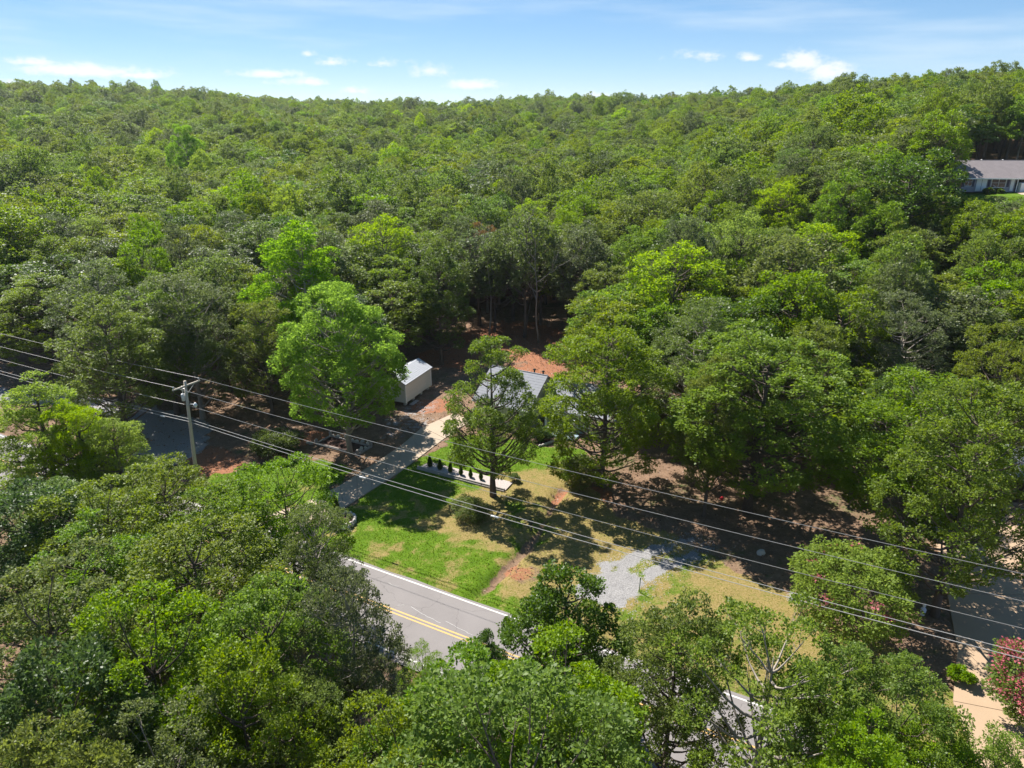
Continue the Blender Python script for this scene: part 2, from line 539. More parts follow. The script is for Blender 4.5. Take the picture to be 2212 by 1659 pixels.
REDPATCH = [(-9.6, 79.0, 3.0), (3.5, 90.0, 6.0), (6.5, 99.0, 9.0), (1.0, 108.0, 10.0), (-8.0, 97.0, 6.0), (-29, 63.6, 3.2), (-31, 66.5, 2.5), (0.6, 46.3, 1.3), (4.4, 57.6, 1.5), (-21, 70.5, 2.4), (7.6, 58.0, 2.0)]


def ground_masks(x, y):
    wob = (lattice(x, y, 1.7, 1) - 0.5) * 1.5 + (lattice(x, y, 0.55, 2) - 0.5) * 0.8
    lawn = sstep(-0.5, 0.6, inpoly(x, y, LAWN) + wob * 0.8)
    dry = np.zeros(np.shape(x))
    w2 = (lattice(x, y, 2.6, 5) - 0.5) * 1.2 + (lattice(x, y, 1.1, 6) - 0.5) * 0.9 + (lattice(x, y, 0.45, 8) - 0.5) * 0.5
    for (cx, cy_, r) in DRYPATCH:
        dry = dry + 0.75 * np.exp(-((x - cx) ** 2 + (y - cy_) ** 2) / (0.62 * r * r))
    dry = np.clip(dry, 0, 1.1)
    dry = sstep(0.02, 0.60, dry + w2 * 0.55 * sstep(0.02, 0.25, dry) + 0.30 * sstep(-1.5, 4.0, x) * sstep(64, 60, y) + 0.42 * sstep(0.42, 0.75, lattice(x, y, 1.6, 14) * .5 + lattice(x, y, .6, 15) * .5) * sstep(64, 58, y))
    lawn = np.maximum(lawn, sstep(-1, 1, inpoly(x, y, HILL_LAWN)))
    grav = sstep(-0.35, 0.35, inpoly(x, y, GRAVEL) + wob * 0.75)
    mid = sstep(0.9, 0.2, seg_dist(x, y, [(9.4, 46.6), (13.2, 49.1), (15.6, 50.3)]) + wob * 0.3)
    grav = grav * (1 - 0.75 * mid) * (0.35 + 0.65 * sstep(0.30, 0.55, lattice(x, y, 0.7, 9) * .6 + lattice(x, y, .28, 10) * .4 + .25 * sstep(11, 7, x)))
    west = sstep(-0.4, 0.5, inpoly(x, y, WESTDRIVE) + wob * 0.7)
    park = sstep(-0.4, 0.5, inpoly(x, y, PARKPATCH) + wob * 0.7)
    spot = sstep(1.3, 0.3, np.hypot(x - 20.4, y - 43.0) / 0.8 - wob * 0.4)
    shoulder = 0.0
    gr = np.maximum.reduce([grav, west * 0.85, park * 0.40, spot * 0.7])
    red = np.zeros(np.shape(x))
    for (cx, cy_, r) in REDPATCH:
        red = np.maximum(red, sstep(1.3, 0.3, np.hypot(x - cx, y - cy_) / r - wob * 0.25))
    dd = seg_dist(x, y, DITCH)
    ditch = sstep(0.75, 0.1, dd - wob * 0.45) * sstep(42.5, 45, y)
    bare = 0.8 * sstep(1.5, 0.1, np.hypot((x - 1.3) / 1.7, (y - 45.9) / 2.0) - wob * 0.6)
    ditch = np.maximum(ditch, bare)
    lawn = lawn * (1 - 0.75 * ditch)
    red = np.maximum(red, ditch * 0.34)
    return lawn, dry, gr, red


def axis(a0, a1, step, lim0, lim1):
    mid = list(np.arange(a0, a1 + 1e-6, step))
    s, p, up = step, a1, []
    while p < lim1:
        s *= 1.13; p += s; up.append(p)
    s, p, dn = step, a0, []
    while p > lim0:
        s *= 1.13; p -= s; dn.append(p)
    return np.array(dn[::-1] + mid + up)


def build_ground():
    xs = axis(-46, 50, 0.36, -1500, 1500)
    ys = axis(26, 96, 0.36, -300, 1900)
    X, Y = np.meshgrid(xs, ys)
    Z = terrain(X, Y)
    nx, ny = len(xs), len(ys)
    Z = Z + (lattice(X, Y, 0.8, 11) - 0.5) * 0.07
    me = bpy.data.meshes.new('ground')
    co = np.stack([X, Y, Z], -1).reshape(-1, 3)
    idx = np.arange(nx * ny).reshape(ny, nx)
    F = np.stack([idx[:-1, :-1], idx[:-1, 1:], idx[1:, 1:], idx[1:, :-1]], -1).reshape(-1, 4)
    me.vertices.add(len(co)); me.vertices.foreach_set('co', co.ravel())
    me.loops.add(F.size); me.loops.foreach_set('vertex_index', F.ravel())
    me.polygons.add(len(F)); me.polygons.foreach_set('loop_start', np.arange(0, F.size, 4))
    me.update()
    me.polygons.foreach_set('use_smooth', np.ones(len(F), bool))
    a = me.color_attributes.new('cover', 'FLOAT_COLOR', 'POINT')
    l, d, g_, r_ = ground_masks(X.ravel(), Y.ravel())
    a.data.foreach_set('color', np.stack([l, d, g_, r_], -1).astype(np.float32).ravel())
    m, g = new_mat('ground_cover')
    tc = g.n('ShaderNodeTexCoord'); v = tc.outputs['Object']
    at = g.n('ShaderNodeAttribute', attribute_name='cover')
    sep = g.n('ShaderNodeSeparateColor', {0: at.outputs['Color']})
    n_f = g.noise(v, 6.5, 7, 0.80)
    n_m = g.noise(v, 1.1, 5, 0.65)
    n_l = g.noise(v, 0.22, 4, 0.6)
    jit = g.math('MULTIPLY', g.math('SUBTRACT', g.math('ADD', n_f, n_m), 1.0), 0.9)

    def edge(s, lo=0.35, hi=0.62, k=1.0):
        return g.maprange(g.math('ADD', s, g.math('MULTIPLY', jit, k)), lo, hi)
    litter = g.ramp(g.math('ADD', g.math('MULTIPLY', n_f, 0.6), g.math('MULTIPLY', n_m, 0.4)),
                    [(0.30, (0.080, 0.054, 0.036)), (0.50, (0.190, 0.122, 0.080)), (0.70, (0.310, 0.205, 0.140))])
    forest_green = g.mix(g.maprange(n_l, 0.50, 0.66), litter, (0.045, 0.075, 0.018))
    base = g.mix(g.maprange(n_m, 0.45, 0.62, 0.15, 0.85), litter, forest_green)
    redc = g.ramp(n_f, [(0.28, (0.150, 0.062, 0.036)), (0.52, (0.270, 0.120, 0.066)), (0.74, (0.37, 0.205, 0.125))])
    base = g.mix(edge(at.outputs['Alpha']), base, redc)
    green = g.ramp(g.math('ADD', g.math('MULTIPLY', n_f, 0.5), g.math('MULTIPLY', n_m, 0.5)),
                   [(0.30, (0.046, 0.092, 0.006)), (0.52, (0.082, 0.150, 0.008)), (0.72, (0.145, 0.195, 0.020))])
    dryc = g.ramp(n_f, [(0.28, (0.100, 0.105, 0.016)), (0.48, (0.230, 0.165, 0.062)), (0.72, (0.350, 0.250, 0.140))])
    grass = g.mix(g.math('MULTIPLY', edge(sep.outputs[1], 0.05, 1.10, 2.2), 0.92), green, dryc)
    base = g.mix(edge(sep.outputs[0]), base, grass)
    gravc = g.ramp(g.noise(v, 13.0, 4, 0.8), [(0.30, (0.11, 0.107, 0.103)), (0.50, (0.255, 0.247, 0.245)), (0.70, (0.37, 0.36, 0.355))])
    base = g.mix(edge(sep.outputs[2], 0.42, 0.58, 1.6), base, gravc)
    h = g.math('ADD', g.math('MULTIPLY', n_f, 1.0), g.math('MULTIPLY', g.noise(v, 22.0, 3, 0.7), 0.5))
    b = g.n('ShaderNodeBump', {'Strength': 0.8, 'Distance': 0.10, 'Height': h})
    p = g.n('ShaderNodeBsdfPrincipled', {'Base Color': base, 'Roughness': 0.95, 'Specular IOR Level': 0.1, 'Normal': b.outputs[0]})
    finish(g, p.outputs[0])
    me.materials.append(m)
    tag(put(bpy.data.objects.new('ground', me)), kind='structure')


build_ground()


# ------------------------------------------------------------------ road and drives
def strip(name, pts_a, pts_b, z, mat, parent=None, thick=0.0):
    b = MB()
    n = len(pts_a)
    vs = [(p[0], p[1], z) for p in pts_a] + [(p[0], p[1], z) for p in pts_b]
    fs = [(i, i + 1, n + i + 1, n + i) for i in range(n - 1)]
    fs = [f[::-1] for f in fs] if False else fs
    b.add(vs, fs)
    if thick:
        m0 = len(vs)
        rim = list(range(n)) + list(range(2 * n - 1, n - 1, -1))
        vs2 = [(vs[i][0], vs[i][1], z - thick) for i in rim]
        k = len(rim)
        b.v += vs2
        for i in range(k):
            j = (i + 1) % k
            b.f.append((rim[i], rim[j], m0 + j, m0 + i)); b.mi.append(0)
    o = b.build(name, mat, parent)
    return o


def road_pt(s, o):
    p = ROAD0 + U * s + N * o
    return (p.x, p.y)


def rs(o, s0, s1, k=40, wob=0.0, seed=1):
    rg = random.Random(seed)
    return [road_pt(s0 + (s1 - s0) * i / k, o + rg.uniform(-wob, wob)) for i in range(k + 1)]


road = strip('road', rs(-7.35, -240, 200, 220, 0.05, 1), rs(0.32, -240, 200, 220, 0.06, 2), 0.02, ASPHALT)
tag(road, kind='structure')
strip('edge_line', rs(-0.06, -240, 200, 30), rs(0.07, -240, 200, 30), 0.026, PAINT_W, road)
strip('edge_line', rs(-6.75, -240, 200, 30), rs(-6.62, -240, 200, 30), 0.026, PAINT_W, road)
strip('centre_line', rs(-3.26, -240, 200, 30), rs(-3.14, -240, 200, 30), 0.026, PAINT_Y, road)
strip('centre_line', rs(-3.56, -240, 200, 30), rs(-3.44, -240, 200, 30), 0.026, PAINT_Y, road)
for sd, (s0, s1, o0, o1) in enumerate([(-6.4, -3.6, -2.35, -2.75), (-3.4, -1.0, -2.5, -3.0), (-9.5, -8.6, -0.9, -1.0), (-3.0, -2.0, -6.2, -5.2), (-7.4, -6.9, -2.7, -2.2)]):
    rg = random.Random(sd + 40)
    A, B = [], []
    off = 0
    for i in range(13):
        t = i / 12
        off += rg.uniform(-.05, .05)
        c = o0 + (o1 - o0) * t + off
        A.append(road_pt(s0 + (s1 - s0) * t, c - rg.uniform(.006, .018)))
        B.append(road_pt(s0 + (s1 - s0) * t, c + rg.uniform(.006, .018)))
    strip('crack_seal', A, B, 0.025, PAINT_F, road)


def lerp(a, b, t):
    return (a[0] + (b[0] - a[0]) * t, a[1] + (b[1] - a[1]) * t)


# concrete driveway poured in slabs
drive = tag(bpy.data.objects.new('driveway', None), kind='structure')
put(drive)
DL = [(-22.6, 53.5), (-18.8, 56.2), (-16.1, 59.6), (-13.8, 63.9), (-11.6, 68.2), (-9.9, 72.9), (-6.6, 76.9)]
DR = [(-18.2, 51.0), (-16.4, 53.0), (-14.8, 55.7), (-13.0, 58.8), (-11.0, 62.1), (-7.2, 70.0), (-4.6, 74.7)]
k_s = 0
for i in range(len(DL) - 1):
    for j in range(2):
        t0, t1 = j / 2 + 0.004, (j + 1) / 2 - 0.004
        strip('slab', [lerp(DR[i], DR[i + 1], t0), lerp(DR[i], DR[i + 1], t1)],
              [lerp(DL[i], DL[i + 1], t0), lerp(DL[i], DL[i + 1], t1)], 0.075 + 0.003 * (k_s % 2), CONCRETE, drive, 0.2)
        k_s += 1
# neighbour's concrete lot on the right
lot = tag(bpy.data.objects.new('parking_lot', None), kind='structure')
put(lot)
LA = [(24.8, 28.4), (26.2, 33.4), (29.0, 37.8), (31.6, 43.6), (34.5, 50.5), (36.5, 57.0)]
LB = [(37.0, 22.0), (41.0, 29.0), (44.6, 36.0), (48.5, 43.0), (52.0, 50.0), (55.0, 56.0)]
for i in range(len(LA) - 1):
    for j in range(3):
        a0, a1 = LA[i], LA[i + 1]
        b0, b1 = LB[i], LB[i + 1]
        t0, t1 = j / 3 + 0.002, (j + 1) / 3 - 0.002
        e = 0.004
        strip('slab', [lerp(lerp(a0, b0, t0), lerp(a1, b1, t0), e), lerp(lerp(a0, b0, t1), lerp(a1, b1, t1), e)][::-1],
              [lerp(lerp(a0, b0, t0), lerp(a1, b1, t0), 1 - e), lerp(lerp(a0, b0, t1), lerp(a1, b1, t1), 1 - e)][::-1],
              0.08, LOT, lot, 0.2)


# ------------------------------------------------------------------ trees
def leaf_mesh(name, rng, lobes, centre, n_cl, m, L, W, mat, clump_r=0.42, second=None, second_frac=0.0, cull=0.92, droop=0.08):
    """crown > lobes > leafy clumps at the bough ends > single leaves"""
    C = np.array([l[0] for l in lobes]); Rr = np.array([l[1] for l in lobes])
    area = (Rr.prod(1)) ** (2 / 3)
    cnt = np.maximum(4, (n_cl * 2.6 * area / area.sum())).astype(int)
    li = np.repeat(np.arange(len(lobes)), cnt)
    T = len(li)
    u = rng.normal(size=(T, 3)); u /= np.linalg.norm(u, axis=1)[:, None]
    outd = C[li] - centre; outd[:, 2] += 0.4 * np.abs(outd).mean()
    outd /= np.linalg.norm(outd, axis=1)[:, None] + 1e-6
    dp = (u * outd).sum(1)
    keep = rng.random(T) < 0.10 + 0.90 * np.clip(dp * 0.9 + 0.42 + 0.35 * u[:, 2], 0, 1)
    rad = np.where(rng.random(T) < 0.12, rng.uniform(0.35, 0.8, T), rng.uniform(0.80, 1.12, T))
    P = C[li] + u * Rr[li] * rad[:, None]
    q = np.full(T, 9.0)
    for k in range(len(lobes)):
        dk = np.linalg.norm((P - C[k]) / Rr[k], axis=1)
        dk[li == k] = 9
        q = np.minimum(q, dk)
    keep &= ~((q < 0.78) & (rng.random(T) < cull))
    P, u, li = P[keep], u[keep], li[keep]
    if len(P) > n_cl:
        s = rng.permutation(len(P))[:n_cl]
        P, u, li = P[s], u[s], li[s]
    T = len(P)
    rc = clump_r * rng.uniform(0.65, 1.35, T)
    ti = np.repeat(np.arange(T), m)
    K = len(ti)
    v = rng.normal(size=(K, 3)); v /= np.linalg.norm(v, axis=1)[:, None]
    v[:, 2] = np.abs(v[:, 2]) * np.where(rng.random(K) < 0.72, 1, -1)
    rr = rng.random(K) ** 0.45
    base = P[ti] + v * (rc[ti] * rr)[:, None] * np.array([1, 1, 0.62])
    d = v * 0.9 + u[ti] * 0.35 + rng.normal(size=(K, 3)) * 0.30
    d[:, 2] *= 0.6
    d /= np.linalg.norm(d, axis=1)[:, None]
    nrm = v * 0.45 + rng.normal(size=(K, 3)) * 0.55
    nrm[:, 2] += 0.9
    side = np.cross(d, nrm)
    side /= np.linalg.norm(side, axis=1)[:, None] + 1e-6
    ll = L * rng.uniform(0.6, 1.25, K)[:, None]
    ww = W * rng.uniform(0.7, 1.25, K)[:, None]
    midp = base + d * ll * 0.55
    tip = base + d * ll
    tip[:, 2] -= (ll[:, 0] * droop)
    V = np.stack([base, midp + side * ww, tip, midp - side * ww], 1).reshape(-1, 3)
    me = bpy.data.meshes.new(name)
    me.vertices.add(K * 4); me.vertices.foreach_set('co', V.ravel())
    me.loops.add(K * 4); me.loops.foreach_set('vertex_index', np.arange(K * 4))
    me.polygons.add(K); me.polygons.foreach_set('loop_start', np.arange(0, K * 4, 4))
    var = 0.40 * rng.random(K) + 0.35 * rng.random(T)[ti] + 0.25 * rng.random(len(lobes))[li[ti]]
    at = me.attributes.new('leafvar', 'FLOAT', 'FACE')
    at.data.foreach_set('value', var.astype(np.float32))
    me.materials.append(mat)
    if second is not None:
        me.materials.append(second)
        pick = (rng.random(T) < second_frac) & (u[:, 2] > 0.1)
        me.polygons.foreach_set('material_index', pick[ti].astype(np.int32))
    me.update()
    return me


def shape_r(kind, t):
    if kind == 'round':
        return (1 - t ** 2.4) ** 0.55 * min(1, 0.60 + 2.2 * t) + 0.02
    if kind == 'broad':
        return (1 - t ** 3.4) ** 0.5 * min(1, 0.66 + 2.0 * t) + 0.02
    if kind == 'ovate':
        return (1 - t ** 1.7) ** 0.7 * min(1, 0.55 + 2.4 * t) + 0.02
    if kind == 'cone':
        return (1 - t) ** 0.75 * (0.72 + 0.28 * min(1, t * 5)) + 0.05
    return 1.0


def build_tree(seed, H, Rad, z0, shape, n_lobes, lobe_r, n_twigs, m, L, W, mat, bark=None, trunk_r=0.26, sparse=False, limbs=True,
               sides=6, second=None, second_frac=0.0, flat=0.8, multi=1, spread=1.0, top_lobe=True, clump_r=0.42):
    """returns (trunk mesh, crown mesh); real metres, base at the origin"""
    rng = np.random.default_rng(seed)
    bark = bark or BARK
    lobes = []
    gold = 2.39996
    a0 = rng.uniform(0, 6.28)
    low = {'ovate': 0.30, 'cone': 0.22}.get(shape, 0.46)
    zc = z0 + (H - z0) * low
    up_r, dn_r = H - zc - lobe_r * flat * 0.75, zc - z0 - lobe_r * flat * 0.5
    hr_ = Rad - lobe_r * 0.72
    n_in = max(2, n_lobes // 7)
    for k in range(n_lobes):
        if k < n_in:                                   # a few lobes inside, against see-through
            ct, s_ = rng.uniform(-0.2, 0.7), rng.uniform(0.15, 0.55)
        else:
            ct = 1.0 - 1.72 * (k - n_in + 0.5) / (n_lobes - n_in)
            s_ = rng.uniform(0.72, 1.10)
        st_ = math.sqrt(max(0, 1 - ct * ct))
        if shape == 'broad':
            q = (abs(ct) ** 2.8 + st_ ** 2.8) ** (-1 / 2.8)
        else:
            q = 1.0
        if shape in ('ovate', 'cone'):
            st_ *= (1 - 0.30 * max(0, ct)) if shape == 'ovate' else (1 - 0.62 * max(0, ct))
        ang = a0 + gold * k + rng.uniform(-0.35, 0.35)
        hz_ = (up_r if ct > 0 else dn_r) * ct * q * s_
        rad = hr_ * st_ * q * s_
        lr = lobe_r * rng.uniform(0.65, 1.30)
        lobes.append((np.array([rad * math.cos(ang), rad * math.sin(ang), zc + hz_]), np.array([lr, lr, lr * flat * rng.uniform(0.85, 1.15)])))
    centre = np.array([0, 0, z0 + (H - z0) * 0.42])
    crown = leaf_mesh('crown', rng, lobes, centre, n_twigs, m, L, W, mat, clump_r, second=second, second_frac=second_frac)
    b = MB()
    rg = random.Random(seed)
    stems = []
    for s in range(multi):
        lx, ly = (rg.uniform(-.5, .5), rg.uniform(-.5, .5)) if multi == 1 else (Rad * .45 * math.cos(s * 6.28 / multi), Rad * .45 * math.sin(s * 6.28 / multi))
        pts, rads = [], []
        ztop = H * 0.86
        for i in range(9):
            t = i / 8
            bend = t * t
            pts.append((lx * bend + rg.uniform(-.06, .06) * (i > 0), ly * bend + rg.uniform(-.06, .06) * (i > 0), ztop * t - (0.35 if i == 0 else 0)))
            rads.append(trunk_r * ((1.35 if i == 0 else 1.0) * (1 - t) ** 0.85 + 0.07))
        stems.append(pts)
        b.tube(pts, rads, sides + 1)
    if limbs:
        for (c, r) in lobes:
            st = min(stems, key=lambda q: (q[-1][0] - c[0]) ** 2 + (q[-1][1] - c[1]) ** 2)
            hr = math.hypot(c[0], c[1])
            zs = max(z0 * 0.75, min(c[2] - hr * rg.uniform(0.35, 0.8), H * 0.8))
            t = zs / (H * 0.86)
            i = min(7, int(t * 8)); f = t * 8 - i
            p0 = Vector(st[i]).lerp(Vector(st[min(8, i + 1)]), max(0, min(1, f)))
            c = Vector(c)
            mid = p0.lerp(c, 0.5) + Vector((rg.uniform(-.3, .3), rg.uniform(-.3, .3), -0.12 * hr))
            r0 = trunk_r * (0.22 + 0.26 * (1 - t))
            b.tube([p0, p0.lerp(mid, 0.5) + Vector((0, 0, -.05 * hr)), mid, mid.lerp(c, 0.55), c], [r0, r0 * .82, r0 * .6, r0 * .42, r0 * .22], max(4, sides - 1), cap=False)
            for _ in range(4 if sides > 4 else 1):
                dv = Vector((rg.uniform(-1, 1), rg.uniform(-1, 1), rg.uniform(-.3, 1))).normalized() * float(r[0]) * rg.uniform(.6, .95)
                q0 = mid.lerp(c, rg.uniform(.3, .95))
                b.tube([q0, q0 + dv * .5 + Vector((0, 0, .1)), c + dv], [r0 * .34, r0 * .22, r0 * .08], 4, cap=False)
    return b.mesh('trunk', bark, smooth=True), crown


PROTO = {}


def proto(key, *a, **k):
    PROTO[key] = (build_tree(*a, **k), a[1], a[2])


# near: every leaf a blade;   seed H Rad z0 shape lobes lobe_r clumps leaves L W
for i in range(4):
    proto(('oak', i), 10 + i, 16, 5.0, 1.8, ('round', 'round', 'round', 'broad')[i], 70, 0.98, 2200, 20, 0.18, 0.058, LEAF['oak'], clump_r=0.23, flat=.74)
for i in range(3):
    proto(('bright', i), 20 + i, 16, 5.0, 1.8, ('round', 'round', 'broad')[i], 70, 0.98, 2200, 20, 0.18, 0.060, LEAF['bright'], clump_r=0.23, flat=.74)
for i in range(2):
    proto(('grey', i), 30 + i, 16, 5.0, 1.8, ('round', 'round')[i], 78, 0.95, 2500, 20, 0.155, 0.048, LEAF['grey'], BARK_PALE, clump_r=0.20, flat=.76)
for i in range(2):
    proto(('lime', i), 40 + i, 17, 6.0, 2.8, ('round', 'ovate')[i], 86, 1.12, 3000, 20, 0.22, 0.072, LEAF['lime'], BARK_PALE, clump_r=0.27, flat=.74)
for i in range(2):
    proto(('yellow', i), 50 + i, 12, 3.8, 1.4, ('round', 'ovate')[i], 74, 0.72, 2400, 20, 0.14, 0.040, LEAF['yellow'], clump_r=0.18)
proto(('dark', 0), 60, 12, 4.5, 1.2, 'ovate', 66, 0.85, 2000, 18, 0.20, 0.066, LEAF['dark'], clump_r=0.25)
proto(('dark', 1), 61, 14, 4.5, 1.5, 'round', 62, 0.95, 2000, 18, 0.20, 0.066, LEAF['dark'], clump_r=0.25)
proto(('centre', 0), 71, 15.8, 5.2, 3.2, 'ovate', 64, 0.95, 2000, 20, 0.18, 0.058, LEAF['oak'], trunk_r=0.30, flat=0.72, clump_r=0.25)
proto(('low', 0), 81, 17, 5.2, 0.6, 'round', 84, 1.05, 2800, 20, 0.18, 0.058, LEAF['oak'], clump_r=0.24, flat=.74)
proto(('sparse', 0), 75, 15, 6.0, 6.0, 'broad', 34, 1.1, 1100, 19, 0.20, 0.064, LEAF['bright'], BARK_PALE, trunk_r=0.33, clump_r=0.27, flat=.66)
proto(('rust', 0), 77, 15, 4.0, 5.0, 'round', 30, 0.9, 600, 17, 0.20, 0.06, LEAF['rust'], BARK_PALE, trunk_r=0.2, clump_r=.25)
proto(('feather', 0), 79, 12, 4.0, 2.2, 'round', 66, 0.80, 2500, 19, 0.13, 0.028, LEAF['bright'], clump_r=0.22)
# mid distance
MIDK = ['oak', 'oak', 'oak', 'bright', 'bright', 'grey', 'grey', 'dark', 'yellow']
for i, kd in enumerate(MIDK):
    proto(('mid', i), 100 + i, 16, 5.0, 4.4, ('round', 'round', 'broad')[i % 3], 62, 0.98, 1300, 13, 0.27, 0.088, LEAF[kd], sides=5, clump_r=0.30, flat=.74)
# far
FARK = ['oak', 'oak', 'oak', 'oak', 'bright', 'grey', 'bright', 'dark', 'yellow']
for i, kd in enumerate(FARK):
    proto(('far', i), 200 + i, 16, 5.0, 5.6, ('round', 'round', 'round', 'broad')[i % 4], 44, 1.08, 620, 12, 0.40, 0.135, LEAF[kd], limbs=False, sides=4, clump_r=0.42, flat=.76)


def place_tree(name, key, loc, H, rad, rz, label, cat='tree', group=None, parts=('trunk', 'crown')):
    (tm, cm), h0, r0 = PROTO[key]
    root = empty(name, loc, rz, label, cat, group)
    root.scale = (rad / r0, rad / r0, H / h0)
    for nm, me in zip(parts, (tm, cm)):
        o = bpy.data.objects.new(nm, me)
        put(o, root)
    return root


